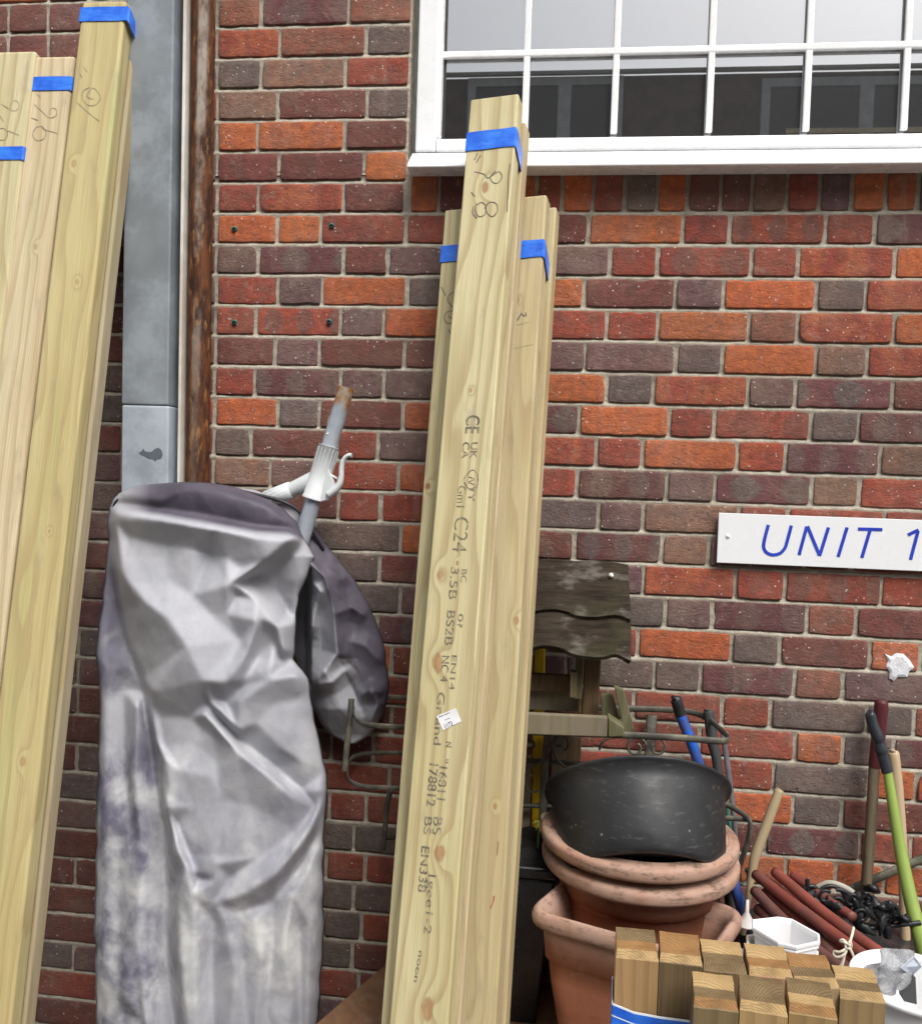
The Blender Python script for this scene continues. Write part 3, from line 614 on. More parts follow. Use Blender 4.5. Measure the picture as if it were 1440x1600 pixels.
# building across the yard, seen mirrored in the panes
ob_ = empty('opposite_building', (0, -8, 0), 'dark brick building across the yard with grey framed windows, seen mirrored in the window glass', 'building')
def VM(px, py, D=8.0): # virtual image point on plane Y=+D, mirrored in the glass plane back to the real side
    p = W(px, py, D); p.y = -(D-.08); return p
ze = VM(1000, 116).z
obm = simple('dark brown brick', (.075, .05, .042), .9, .3, 6, .4, .004, dirt=(.04, .03, .03), dfac=.5)
mb = MB(); mb.box((0, -8.2, ze/2), (26, .5, ze)); mb.build('wall', obm, ob_)
zf = VM(1000, 82).z
mb = MB(); mb.add([(-13.2, -7.86, ze), (13.2, -7.86, ze), (13.2, -8.5, zf+.02), (-13.2, -8.5, zf+.02), (-13.2, -7.78, ze), (13.2, -7.78, ze), (13.2, -8.36, zf+.02), (-13.2, -8.36, zf+.02)], [(3, 2, 1, 0), (4, 5, 6, 7), (0, 1, 5, 4), (2, 3, 7, 6), (1, 2, 6, 5), (3, 0, 4, 7)]); mb.box((0, -10.4, (ze+zf)/2), (26.4, 3.9, zf-ze-.04)); mb.build('fascia', simple('grey fascia', (.66, .72, .69), .6, .1), ob_)
frm = simple('grey window frame', (.34, .37, .38), .5, .1); dgm = simple('dark glass', (.012, .013, .015), .08, .2, 2, .02, spec=.6)
ymap = (118+8, 330)
for (xa_, xb_, mul) in ((738, 957, 883), (1197, 1440, 1355), (1660, 1880, 1770), (300, 500, 400)):
    A = VM(xa_, 122); Bq = VM(xb_, 400); x0, x1 = sorted((A.x, Bq.x)); xm = VM(mul, 122).x; z1 = A.z-.05; z0 = Bq.z; yy = -7.94
    mb = MB(); t = .09
    for cx, wdt in ((x0, t), (x1, t), (xm, t*1.6)): mb.box((cx, yy, (z0+z1)/2), (wdt, .08, z1-z0))
    for cz in (z0, z1): mb.box(((x0+x1)/2, yy-.003, cz), (x1-x0+t, .07, t))
    wf = mb.build('window', frm, ob_); mb = MB(); mb.box(((x0+x1)/2, yy-.004, (z0+z1)/2), (x1-x0, .02, z1-z0)); mb.build('pane', dgm, wf)
    if xa_ == 1197:
        zz = VM(1300, 205).z; mb = MB(); mb.box(((x0+x1)/2+.1, yy+.03, zz), ((x1-x0)*.85, .03, .05)); mb.build('rail', simple('tan rail', (.5, .4, .25), .6), wf)
# ------------------------------------------------------------------ grey cover over the folded airer
def interp(tab, y):
    ys = [t[0] for t in tab]; return [float(np.interp(y, ys, [t[k] for t in tab])) for k in range(1, len(tab[0]))]
def fold(px, py, pts, amp, wl, wr, e=.8):
    """height of one crease at a point; sharp crest along pts, falling off over wl to its left side and wr to its right"""
    best = 1e9; side = 1; tb = 0; n = len(pts)-1
    for i in range(n):
        ax, ay = pts[i]; bx, by = pts[i+1]; dx, dy = bx-ax, by-ay; L2 = dx*dx+dy*dy
        t = max(0, min(1, ((px-ax)*dx+(py-ay)*dy)/L2)); qx, qy = ax+dx*t-px, ay+dy*t-py; d = math.hypot(qx, qy)
        if d < best: best = d; side = dx*(py-ay)-dy*(px-ax); tb = (i+t)/n
    w_ = wl if side > 0 else wr       # side>0: the point lies clockwise of the direction (right hand of travel in image = lower for left-to-right)
    if best > 7*w_: return 0
    fade = min(1, tb*5+.12, (1-tb)*5+.12)
    q = math.sqrt(best*best+e*e)-e; t1 = max(0, 1-q/(w_*2.3)); return amp*fade*(.62*t1+.38*math.exp(-q/w_))
FOLDS = [ # wl applies below/left-hand side of travel for left->right lines
 ([(177, 812), (192, 899), (225, 940), (260, 966), (290, 1011), (316, 1064), (342, 1112), (372, 1142)], .030, 14, 34),
 ([(174, 801), (252, 812), (335, 827), (399, 839), (451, 842)], .034, 24, 10),
 ([(335, 827), (300, 860), (262, 905)], .010, 12, 16), ([(330, 830), (350, 870), (380, 905)], .008, 8, 14),
 ([(455, 842), (414, 876), (357, 914)], .026, 7, 26), ([(357, 914), (402, 940), (432, 977), (440, 1019)], .018, 12, 9),
 ([(402, 970), (384, 1022), (350, 1067), (330, 1100)], .016, 13, 10), ([(405, 968), (430, 1000), (448, 1045)], .012, 8, 12),
 ([(352, 1070), (375, 1110), (392, 1160)], .010, 8, 14), ([(440, 1019), (410, 1035), (385, 1060), (352, 1098)], .012, 9, 12),
 ([(466, 1052), (420, 1062), (375, 1090)], .016, 10, 14),
 ([(324, 1101), (383, 1163), (430, 1200), (473, 1233)], -.018, 16, 7), ([(316, 1105), (372, 1168), (420, 1207), (462, 1240)], .017, 22, 7),
 ([(508, 1238), (480, 1302), (432, 1365), (390, 1392), (334, 1413)], .032, 26, 15), ([(511, 1236), (488, 1262), (462, 1275)], .012, 7, 8), ([(500, 1230), (470, 1236), (455, 1260)], .010, 6, 8),
 ([(320, 1441), (370, 1428), (418, 1413), (470, 1370)], -.016, 10, 10),
 ([(258, 1270), (272, 1315), (289, 1351), (305, 1385), (322, 1412)], .020, 9, 8), ([(326, 1335), (338, 1352), (337, 1375), (300, 1362)], .010, 6, 7),
 ([(223, 1050), (227, 1130), (240, 1180), (256, 1280), (262, 1400), (262, 1500), (278, 1640)], -.045, 13, 9),
 ([(232, 1110), (258, 1150), (300, 1165), (340, 1160)], -.010, 12, 9), ([(240, 1150), (280, 1200), (330, 1215)], .010, 12, 9),
 ([(168, 1000), (162, 1100), (166, 1300), (160, 1500), (165, 1800)], .012, 9, 10), ([(196, 1080), (194, 1180), (200, 1270)], -.020, 9, 9), ([(213, 1100), (210, 1200), (222, 1330), (215, 1480), (222, 1700)], .018, 9, 9),
 ([(160, 860), (172, 930), (196, 1000), (214, 1060)], -.022, 14, 8), ([(152, 1020), (178, 1045), (200, 1040)], .012, 5, 7),
 ([(280, 1460), (276, 1560), (272, 1750)], .015, 9, 14), ([(398, 1420), (404, 1500), (392, 1600), (398, 1800)], .010, 12, 9), ([(452, 1390), (446, 1470), (452, 1560), (440, 1800)], .012, 10, 9), ([(480, 1330), (478, 1440), (470, 1540), (478, 1800)], .012, 7, 8),
 ([(350, 1440), (345, 1520), (352, 1640)], .007, 10, 10), ([(150, 1560), (190, 1580), (240, 1625)], -.014, 8, 8), ([(150, 1500), (185, 1520), (215, 1560)], .010, 8, 8),
 ([(470, 1100), (478, 1150), (472, 1200)], .008, 6, 8), ([(200, 900), (300, 940), (360, 990), (400, 1060)], .008, 30, 22), ([(240, 840), (270, 930), (330, 1050)], -.006, 22, 22),
 ([(182, 776), (230, 784), (290, 764), (330, 762)], .014, 9, 7), ([(400, 775), (430, 800), (455, 842)], .012, 10, 10), ([(250, 790), (320, 800), (400, 815), (440, 830)], -.010, 8, 8)]
OUT = [(753, 285, 315), (757, 222, 350), (762, 203, 372), (770, 186, 392), (780, 176, 418), (795, 170, 442), (815, 167, 462), (842, 168, 476), (870, 166, 492), (900, 163, 480), (930, 160, 468), (960, 156, 463), (1000, 151, 461), (1030, 150, 458), (1048, 152, 474), (1060, 154, 481), (1100, 156, 487), (1150, 154, 497), (1200, 152, 508), (1235, 151, 512), (1270, 150, 509), (1320, 150, 505), (1400, 148, 506), (1460, 147, 506), (1540, 149, 501), (1600, 150, 496), (2000, 150, 480)]
BR = [(174, 801), (252, 812), (335, 827), (399, 839), (451, 842), (470, 850)]
def tarp_mat():
    n = NT('grey waterproof cloth', .55, .28); a = n.t.nodes.new('ShaderNodeAttribute'); a.attribute_name = 'lining'; g = n.tc.outputs['Object']
    c = n.mix(n.ramp(n.noise(g, 5, 4), .3, .7), (.35, .355, .39), (.45, .455, .49))
    st = n.t.nodes.new('ShaderNodeAttribute'); st.attribute_name = 'stain_shade'
    d = n.noise(n.map(g, (1, 1, .7)), 8, 5, .6, .3); e = n.noise(g, 6, 4, .6, .3)
    sp = n.t.nodes.new('ShaderNodeSeparateXYZ'); n.L(st.outputs['Vector'], sp.inputs[0])
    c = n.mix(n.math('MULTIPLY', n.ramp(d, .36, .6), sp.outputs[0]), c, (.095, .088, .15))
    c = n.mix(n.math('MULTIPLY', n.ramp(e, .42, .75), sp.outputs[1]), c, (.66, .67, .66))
    c = n.mix(n.ramp(n.noise(g, 45, 5, .7), .52, .8, 0, .3), c, (.25, .24, .26))
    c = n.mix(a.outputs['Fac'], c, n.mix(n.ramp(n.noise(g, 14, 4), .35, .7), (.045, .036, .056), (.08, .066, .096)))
    h = n.math('ADD', n.noise(g, 30, 5, .6), n.math('MULTIPLY', n.noise(g, 400, 2), .15))
    return n.out(c, n.ramp(n.noise(g, 12, 4), .3, .7, .5, .64), n.bump(h, .35, .003))
tarpm = tarp_mat()
def cloth(name, out, y0, y1, step, nx, depth, lining, stain_shade, parent, extra=None, crink=.0035):
    ys = list(np.arange(y0, min(1640, y1), step))+([*np.arange(1640, y1, 14)] if y1 > 1640 else []); vs = []; ln = []; sn = []
    for y in ys:
        xl, xr = interp(out, y)
        xl += mnoise.noise(Vector((y*.03, 0, 5)))*3; xr += mnoise.noise(Vector((y*.035, 0, 9)))*3
        for i in range(nx+1):
            u = i/nx; t = 2*u-1; t = math.copysign(abs(t)**.82, t)*.5+.5 if nx > 20 else u
            px = xl+(xr-xl)*u
            h = depth(px, y, u)
            v = W(px, y, -h)
            c = mnoise.noise(Vector((v.x*9, v.z*5, 1)))*.8-abs(mnoise.noise(Vector((v.x*16+v.z*6, v.z*8, 4))))*1.2-abs(mnoise.noise(Vector((v.x*34-v.z*12, v.z*20, 6))))*.55-abs(mnoise.noise(Vector((v.x*70+v.z*30, v.z*50, 2))))*.22
            v.y -= c*crink*.62
            vs.append(v); ln.append(lining(px, y)); sn.append(stain_shade(px, y))
    fs = [(j*(nx+1)+i, (j+1)*(nx+1)+i, (j+1)*(nx+1)+i+1, j*(nx+1)+i+1) for j in range(len(ys)-1) for i in range(nx)]
    mb = MB(); mb.add(vs, fs, 0, True); o = mb.build(name, tarpm, parent)
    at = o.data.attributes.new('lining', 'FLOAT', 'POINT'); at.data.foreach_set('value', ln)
    at = o.data.attributes.new('stain_shade', 'FLOAT_VECTOR', 'POINT'); at.data.foreach_set('vector', np.array(sn, dtype=np.float32).ravel())
    md = o.modifiers.new('thick', 'SOLIDIFY'); md.thickness = .0018; md.offset = -1
    return o
def above(poly, px, py):
    yy = np.interp(px, [p[0] for p in poly], [p[1] for p in poly]); return py < yy
from mathutils.geometry import delaunay_2d_cdt
# the cover's creases: broken lines of (column, row, height in cm) joined by flat facets, as stiff cloth folds
LINES = [
 [(177, 812, 1.5), (192, 899, 2.8), (225, 940, 3.2), (260, 966, 3.8), (290, 1011, 3.8), (316, 1064, 3.2), (342, 1112, 2.2), (372, 1142, 1.2)],
 [(168, 880, -2.5), (186, 960, -3), (202, 1010, -3.2), (224, 1060, -3.4), (250, 1120, -2.6), (298, 1122, -1.4), (335, 1152, -.6)],
 [(200, 1010, -4), (223, 1080, -5.5), (240, 1180, -6.5), (256, 1280, -6.5), (262, 1400, -6.5), (262, 1500, -6), (278, 1640, -5.5)],
 [(236, 1082, .2), (256, 1180, 1), (262, 1240, 1.2)], [(277, 1400, .5), (280, 1500, 1.5), (294, 1640, 1.5)],
 [(162, 930, -3), (164, 1010, -2.2), (160, 1040, -.6), (160, 1100, 0), (166, 1300, 0), (160, 1500, 0), (163, 1640, .3)], [(152, 1020, -1.2), (178, 1046, -1.6), (200, 1040, -3.6)],
 [(194, 1080, -4.5), (195, 1180, -4.2), (203, 1280, -2.6)], [(214, 1105, -1.8), (210, 1210, -1.2), (222, 1330, -1.5), (216, 1480, -.5), (222, 1640, -.3)], [(186, 1330, -1.6), (186, 1480, -1.6), (190, 1640, -1.2)],
 [(174, 801, 1.6), (252, 812, 3), (335, 827, 3.8), (399, 839, 3.8), (451, 842, 4.4)], [(190, 788, -1.2), (250, 796, -1.6), (320, 806, -1.8), (400, 822, -1.2), (442, 826, -.6)], [(190, 772, .6), (250, 782, .2), (290, 764, 1.2), (340, 766, 1.5), (410, 786, 1), (440, 806, .8)],
 [(200, 838, -.2), (262, 852, -1), (330, 866, -1.6)], [(335, 827, 3.8), (300, 862, .6), (262, 905, .6)], [(335, 830, 3), (352, 870, .8), (378, 888, .4)],
 [(451, 842, 4.4), (414, 876, 3.2), (357, 914, 2.6)], [(458, 866, -1.5), (430, 893, -3.8), (396, 904, -3.4), (372, 924, -1.2)], [(435, 930, -4.4), (455, 962, -4)], [(357, 914, 2.6), (402, 940, 1.4), (432, 977, 2.4), (440, 1019, 2.4)],
 [(402, 970, 3.2), (384, 1022, 2.6), (350, 1067, 2.6), (330, 1098, 1.2)], [(410, 985, .2), (402, 1030, -1.6), (374, 1076, -1.2), (352, 1098, -1.2)], [(405, 966, 2), (428, 1000, -.6), (448, 1040, -1.2)], [(425, 1035, 2), (400, 1050, .8), (378, 1064, .4)],
 [(466, 1052, 3.2), (420, 1062, 2), (376, 1094, 1.4)], [(470, 1092, .8), (425, 1102, .2), (400, 1130, 0)], [(440, 1170, .8), (470, 1190, .6)],
 [(324, 1101, -1.6), (383, 1163, -3), (430, 1200, -3), (472, 1236, -1.2)], [(318, 1114, 1.8), (372, 1174, 2.4), (420, 1212, 2.2), (458, 1246, 1.6)],
 [(509, 1238, 2.2), (480, 1302, 2.8), (432, 1365, 2.8), (390, 1392, 1.8), (334, 1413, .6)], [(503, 1290, -.6), (474, 1350, -1.2), (425, 1408, -1.0), (380, 1424, -.6)], [(333, 1440, -1.1), (330, 1510, -1.6), (334, 1640, -1.4)], [(492, 1262, -.3), (462, 1300, .2), (405, 1340, -.4), (360, 1372, -1)],
 [(256, 1262, 2), (272, 1315, 2.4), (289, 1351, 2.2), (300, 1400, 1.8), (304, 1480, 1.5), (308, 1640, 1.4)], [(276, 1290, -.6), (294, 1335, -.9), (312, 1372, -.9)], [(326, 1335, 1), (338, 1352, 1.4), (337, 1375, 1.2), (302, 1362, .9)],
 [(242, 1150, -.5), (280, 1204, .8), (330, 1215, .2)], [(300, 1160, -.6), (340, 1190, -.8)], [(300, 1262, 0), (345, 1250, .4), (390, 1258, -.2), (430, 1280, .2)],
 [(352, 1450, .5), (368, 1520, .9), (356, 1640, .6)], [(376, 1470, -.4), (388, 1640, -.5)], [(398, 1440, .8), (408, 1500, 1.0), (394, 1640, .6)], [(428, 1450, -1.0), (418, 1560, -.6), (424, 1640, -.9)], [(456, 1400, 1.2), (444, 1470, 1.4), (456, 1560, .8), (446, 1640, 1.2)], [(467, 1460, -.8), (470, 1640, -.6)], [(484, 1350, .9), (482, 1440, 1.1), (480, 1540, 1), (478, 1640, 1)],
 [(160, 1560, -1), (195, 1584, -2), (240, 1622, -2.2)], [(156, 1535, .6), (190, 1556, .8), (225, 1600, .2)], [(280, 880, .6), (300, 930, .8), (330, 960, .2)], [(355, 960, .4), (375, 1000, -.4)], [(215, 880, 1), (240, 920, 1.5)]]
def facets():
    vs = []; es = []; hs = {}
    for ln_ in LINES:
        b0 = len(vs)
        for x, y, h in ln_: vs.append(Vector((x, y))); hs[(round(x, 2), round(y, 2))] = h
        es += [(b0+i, b0+i+1) for i in range(len(ln_)-1)]
    for y in range(745, 1701, 45):
        xl, xr = interp(OUT, y)
        for x in (xl-10, xr+10): vs.append(Vector((x, y))); hs[(round(x, 2), round(y, 2))] = 0
    for x in range(200, 480, 40):
        vs.append(Vector((x, 742))); hs[(x, 742)] = 0; vs.append(Vector((x, 1700))); hs[(x, 1700)] = 0
    V, E_, F_, ov, oe, of = delaunay_2d_cdt(vs, es, [], 0, 1e-4, True)
    hv = []
    for i, v in enumerate(V):
        o = ov[i]
        if o: q = vs[o[0]]; hv.append(hs[(round(q.x, 2), round(q.y, 2))])
        else:   # crossing of two creases: mean of the nearest given points
            ds = sorted((((v-vs[k]).length), hs[(round(vs[k].x, 2), round(vs[k].y, 2))]) for k in range(len(vs)))[:3]; hv.append(sum(h for _, h in ds)/3)
    G = np.zeros((330, 135))     # 3 px cells from column 130, row 735
    for f in F_:
        a, b, c = [V[i] for i in f]; ha, hb, hc = [hv[i] for i in f]
        d = (b.y-c.y)*(a.x-c.x)+(c.x-b.x)*(a.y-c.y)
        if abs(d) < 1e-6: continue
        for gy in range(max(0, int((min(a.y, b.y, c.y)-735)/3)), min(329, int((max(a.y, b.y, c.y)-735)/3)+1)+1):
            for gx in range(max(0, int((min(a.x, b.x, c.x)-130)/3)), min(134, int((max(a.x, b.x, c.x)-130)/3)+1)+1):
                X, Y = 130+gx*3, 735+gy*3
                l1 = ((b.y-c.y)*(X-c.x)+(c.x-b.x)*(Y-c.y))/d; l2 = ((c.y-a.y)*(X-c.x)+(a.x-c.x)*(Y-c.y))/d; l3 = 1-l1-l2
                if min(l1, l2, l3) > -1e-4: G[gy, gx] = ha*l1+hb*l2+hc*l3
    for k in range(3):
        P_ = np.pad(G, 1, mode='edge'); G = (P_[:-2, 1:-1]+P_[2:, 1:-1]+P_[1:-1, :-2]+P_[1:-1, 2:]+2*P_[1:-1, 1:-1])/6
    return G
GH = facets()
def gsample(px, py):
    x = min(max((px-130)/3, 0), 133.99); y = min(max((min(py, 1640)-735)/3, 0), 328.99); i, j = int(x), int(y); fx, fy = x-i, y-j
    return (GH[j, i]*(1-fx)+GH[j, i+1]*fx)*(1-fy)+(GH[j+1, i]*(1-fx)+GH[j+1, i+1]*fx)*fy
def d_front(px, y, u):
    s = math.sqrt(max(0, 1-(2*u-1)**2)); top = min(1, max(0, (y-750)/70)); top = math.sqrt(top*(2-top)) if top < 1 else 1
    return .16+.105*(s**.75)*(.35+.65*top)+.05*(y-760)/1000+gsample(px, y)*.0128*min(1, s*2.2)
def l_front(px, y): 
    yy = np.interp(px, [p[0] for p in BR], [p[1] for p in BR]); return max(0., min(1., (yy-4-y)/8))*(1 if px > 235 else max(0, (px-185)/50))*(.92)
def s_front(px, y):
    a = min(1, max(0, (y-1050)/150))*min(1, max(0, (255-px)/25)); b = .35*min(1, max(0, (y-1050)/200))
    a = max(a, .75*min(1, max(0, (y-850)/60))*min(1, max(0, (np.interp(y, [830, 960, 1100, 1280], [172, 196, 228, 258])-px)/10)))  # shade of the left flap, painted in through the same mask as the stains
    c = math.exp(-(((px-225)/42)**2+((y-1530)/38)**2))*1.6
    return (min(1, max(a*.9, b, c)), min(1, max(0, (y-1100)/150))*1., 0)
cover = empty('garden_cover', W(330, 2000, -.2), 'large crumpled grey waterproof cover with a purple inside, draped over a folded washing line', 'cover')
cover.location.z = 0
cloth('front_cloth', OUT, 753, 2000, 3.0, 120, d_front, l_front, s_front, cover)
OUT2 = [(764, 300, 395), (775, 300, 425), (790, 300, 458), (806, 300, 480), (830, 300, 498), (850, 320, 509), (880, 360, 533), (910, 400, 556), (950, 430, 579), (1000, 450, 598), (1050, 462, 606), (1080, 478, 607), (1100, 486, 603), (1120, 495, 597), (1135, 503, 588), (1150, 518, 575), (1160, 537, 560), (1165, 546, 552)]
F2L = [([(459, 850), (485, 880), (507, 902), (519, 947), (526, 1022), (505, 1052), (487, 1072)], .030, 9, 11), ([(487, 905), (499, 925), (490, 960), (485, 1000)], .022, 6, 7), ([(400, 775), (440, 830), (500, 900), (560, 960)], .012, 14, 14),
 ([(487, 1072), (520, 1066), (548, 1040)], .018, 8, 10), ([(527, 1025), (550, 1075), (570, 1120)], -.014, 12, 9), ([(520, 960), (550, 950), (575, 965)], .010, 8, 7), ([(505, 880), (530, 905), (545, 900)], .012, 7, 8), ([(575, 1075), (590, 1100), (575, 1140)], .014, 6, 6),
 ([(560, 1090), (580, 1075), (600, 1085)], .012, 6, 6), ([(470, 800), (500, 850), (530, 880)], .014, 8, 10), ([(540, 1000), (570, 1010), (600, 1040)], .008, 9, 9)]
def d_back(px, y, u):
    s = math.sqrt(max(0, 1-(2*u-1)**2)); h = .065+.065*(s**.8)*(min(1, max(.3, (1168-y)/60)))
    if 885 < y < 1075: h -= .09*max(0, min(1, (487-px)/10))
    for pts, am, wl, wr in F2L: h += fold(px, y, pts, am*1.7, wl, wr)
    return h
EDG = [(466, 850), (500, 900), (519, 950), (527, 1025), (545, 1075), (575, 1120), (590, 1150)]
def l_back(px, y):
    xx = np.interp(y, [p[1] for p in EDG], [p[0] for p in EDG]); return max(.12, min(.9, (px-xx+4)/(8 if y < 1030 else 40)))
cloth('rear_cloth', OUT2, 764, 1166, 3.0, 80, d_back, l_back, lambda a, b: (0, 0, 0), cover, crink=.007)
mb = MB(); hem = [(176, 800), (184, 782), (215, 772), (249, 779), (290, 761), (325, 758), (360, 764), (402, 773), (442, 784), (468, 800), (488, 828), (506, 857)]
mb.tube([W(a, b, -(.16 if a < 330 else .12)-.06*(1-abs(i-4)/8)) for i, (a, b) in enumerate(hem)], .0042, 8); mb.build('hem_piping', simple('dark hem', (.03, .028, .035), .6), cover)
# ------------------------------------------------------------------ folded airer poking out of the cover
alu = simple('dull aluminium', (.46, .5, .56), .35, .12, 20, .12, .0006, dirt=(.25, .27, .3), dfac=.4, metal=.55, dscale=14)
gpl = simple('pale grey plastic', (.62, .65, .66), .4, .06, 10, .08, .0006, dirt=(.35, .35, .34), dfac=.3)
airer = empty('rotary_washing_line', W(470, 2000, -.14), 'grey metal washing line pole with white plastic lever bracket poking out of the cover', 'washing line'); airer.location.z = 0
PY = -.13
mb = MB(); pt, pb = W(541, 606, PY), W(473, 838, PY-.02); dr = (pb-pt).normalized()
mb.tube([pt, pb], .0195, 32, sub=False); low = pb+dr*.75; mb.tube([pb, low], .0195, 20, sub=False)
def polemat():
    n = NT('pole aluminium with ochre paint', .36, .5); g = n.tc.outputs['Object']
    c = n.mix(n.ramp(n.noise(g, 22, 4), .3, .7), (.4, .45, .52), (.52, .57, .64)); sp = n.t.nodes.new('ShaderNodeSeparateXYZ'); n.L(g, sp.inputs[0])
    ztop = 1.0
    return n, c, sp
n_, c_, sp_ = polemat(); org = [min(v.z for v in mb.v), max(v.z for v in mb.v)]; hh = org[1]-org[0]
zz = n_.math('ADD', sp_.outputs[2], n_.math('MULTIPLY', n_.noise(n_.tc.outputs['Object'], 30, 3), .03))
xm_ = sum(v.x for v in mb.v)/len(mb.v); xcen = (max(v.x for v in mb.v)+min(v.x for v in mb.v))/2
f1 = n_.ramp(zz, hh-.045, hh-.018)
f2 = n_.math('MULTIPLY', n_.ramp(zz, hh-.075, hh-.03), n_.ramp(sp_.outputs[0], W(538, 620, PY).x-xcen-.002, W(543, 620, PY).x-xcen))
c_ = n_.mix(n_.math('MAXIMUM', f1, f2), c_, n_.mix(n_.ramp(n_.noise(n_.tc.outputs['Object'], 60, 4), .4, .65), (.4, .17, .04), (.45, .38, .3)))
pole = mb.build('pole', n_.out(c_, None, n_.bump(n_.noise(n_.tc.outputs['Object'], 150, 3), .2, .001), .35), airer)
mb = MB(); a = W(526, 655, PY); mb.tube([a-dr*.001, a+dr*.016], .0203, 32, sub=False); mb.build('label_band', simple('worn sticker', (.42, .42, .36), .6, .2, 40), airer)
mb = MB(); mb.lathe([(0, -.004), (.002, -.0035), (.0035, 0)], W(511.5, 678, PY-.0225), 12, 0, Matrix.Rotation(R(-90), 4, 'X').to_4x4()); mb.build('rivet', simple('bright rivet', (.7, .7, .7), .25, metal=.8), airer)
mb = MB(); a = pt.lerp(pb, .392); b = pt.lerp(pb, .75)
mb.tube([a, a+dr*.003, a+dr*.004, b-dr*.006, b-dr*.005, b], [.0262, .0262, .025, .0275, .029, .029], 36, sub=False)
for k in range(16): # fluted grip
    an = 2*math.pi*k/16; ux = Vector((dr.z, 0, -dr.x)).normalized(); uy = dr.cross(ux); o_ = (ux*math.cos(an)+uy*math.sin(an))*.0255
    mb.tube([a+dr*.006+o_, a+dr*.075+o_], .0012, 5, sub=False)
mb.build('clamp_sleeve', gpl, airer)
mb = MB(); mb.tube([W(492, 748, PY+.0), W(452, 767, PY+.004)], [.0205, .0185], 24, sub=False); mb.tube([W(456, 765, PY+.004), W(455, 765.5, PY+.004), W(412, 783, PY+.01), W(411, 783.5, PY+.01)], [.014, .0215, .0205, .014], 24, sub=False)
mb.tube([W(414, 782, PY+.01), W(392, 792, PY+.012)], [.014, .012], 20, sub=False)
for k in range(16):
    an = 2*math.pi*k/16; ax = (W(412, 783, PY+.01)-W(455, 765.5, PY+.004)).normalized(); ux = ax.cross(Vector((0, 1, 0))).normalized(); uy = ax.cross(ux); o_ = (ux*math.cos(an)+uy*math.sin(an))*.0208
    mb.tube([W(451, 767, PY+.005)+o_, W(416, 781, PY+.01)+o_], .0012, 5, sub=False)
mb.build('side_arm', gpl, airer)
lev = MB(); lp = [(549.5, 711.5), (543, 712), (536.5, 719), (533.5, 731), (533, 745), (530, 757), (523, 766), (514, 773)]
lev.tube([W(a_, b_, PY-.030) for a_, b_ in lp], [.0068, .0062, .0068, .0072, .0078, .0095, .0110, .0110], 12, flat=(1.25, .85)); lev.build('lever', gpl, airer)
pl = [(512, 731), (517, 745), (522, 757), (521, 770), (513, 781), (503, 783), (494, 778), (500, 765), (507, 748)]
fr_ = [W(a_, b_, PY-.033) for a_, b_ in pl]; bk = [v+Vector((0, .022, 0)) for v in fr_]; n1 = len(pl); mb = MB()
mb.add(fr_+bk, [tuple(range(n1))[::-1], tuple(range(n1, 2*n1))]+[(i, (i+1) % n1, n1+(i+1) % n1, n1+i) for i in range(n1)]); mb.tube([W(515, 741, PY-.02), W(527, 748, PY-.02)], .003, 8, sub=False)
br = mb.build('bracket_plate', gpl, airer); bv = br.modifiers.new('b', 'BEVEL'); bv.width = .002; bv.segments = 3
mb = MB(); mb.lathe([(0, -.005), (.003, -.0045), (.0048, -.002), (.0052, 0)], W(514.5, 769, PY-.034), 16, 0, Matrix.Rotation(R(-90), 4, 'X').to_4x4()); mb.build('bolt', simple('chrome bolt', (.7, .72, .74), .2, metal=.9), airer)
# ------------------------------------------------------------------ bench
ZB = .34
benchm = timber_mat('red-brown stained board', (.24, .115, .065), (.17, .08, .045), (), 44., 60., .35, blot=(.2, .14, .1), bfac=.3, grain=(.09, .045, .03))
bench = empty('low_bench', (.3, -.45, 0), 'low red-brown stained wooden bench under the flower pots and offcuts', 'bench')
tp = [WZ(600, 1509, ZB), WZ(470, 1621, ZB)]; tp[0].y = -.035; tp[1] = tp[0]+(tp[1]-tp[0])*2.0
vs = [tp[0], tp[1], Vector((1.5, tp[1].y, ZB)), Vector((1.5, -.035, ZB))]; lo = [v-Vector((0, 0, .03)) for v in vs]
mb = MB(); mb.add(vs+lo, [(0, 1, 2, 3), (7, 6, 5, 4), (0, 4, 5, 1), (1, 5, 6, 2), (2, 6, 7, 3), (3, 7, 4, 0)])
bt = mb.build('bench_top', benchm, bench)
for lx, ly in ((-.55, -.15), (1.35, -.12), (-.68, -.62), (1.35, -.62)):
    mb = MB(); mb.box((lx, ly, (ZB-.03)/2), (.06, .06, ZB-.03), bev=.003); mb.build('leg', benchm, bench)
# ------------------------------------------------------------------ dark iron rack on the wall
iron = simple('weathered dark iron', (.085, .08, .066), .55, .25, 30, .35, .001, dirt=(.26, .24, .17), dfac=.6, dscale=18, metal=.2)
rack = empty('iron_rack', W(840, 1330, -.02), 'long dark iron flat-bar rack with rounded ends, running behind the centre timbers', 'rack')
def bar(mb, pts, r, fl=None, n=8): mb.tube([W(*p) for p in pts], r, n, flat=fl)
mb = MB(); bar(mb, [(800, 1098, -.03), (640, 1090.5, -.03), (590, 1090, -.03), (566, 1091.5, -.035), (555, 1098, -.07), (552, 1110, -.14), (556, 1124, -.22), (572, 1132, -.26), (600, 1135, -.27), (640, 1137, -.27), (800, 1143, -.27)], .0055, (.5, 1.25)); mb.build('top_hoop', iron, rack)
mb = MB(); bar(mb, [(800, 1098, -.03), (940, 1106, -.03), (1040, 1109, -.03), (1080, 1113, -.035), (1105, 1123, -.07), (1122, 1137, -.14), (1137, 1151, -.2), (1136, 1157, -.24), (1120, 1158, -.27), (1060, 1153, -.27), (960, 1148, -.27), (800, 1143, -.27)], .0062, (.5, 1.25)); mb.build('top_hoop', iron, rack)
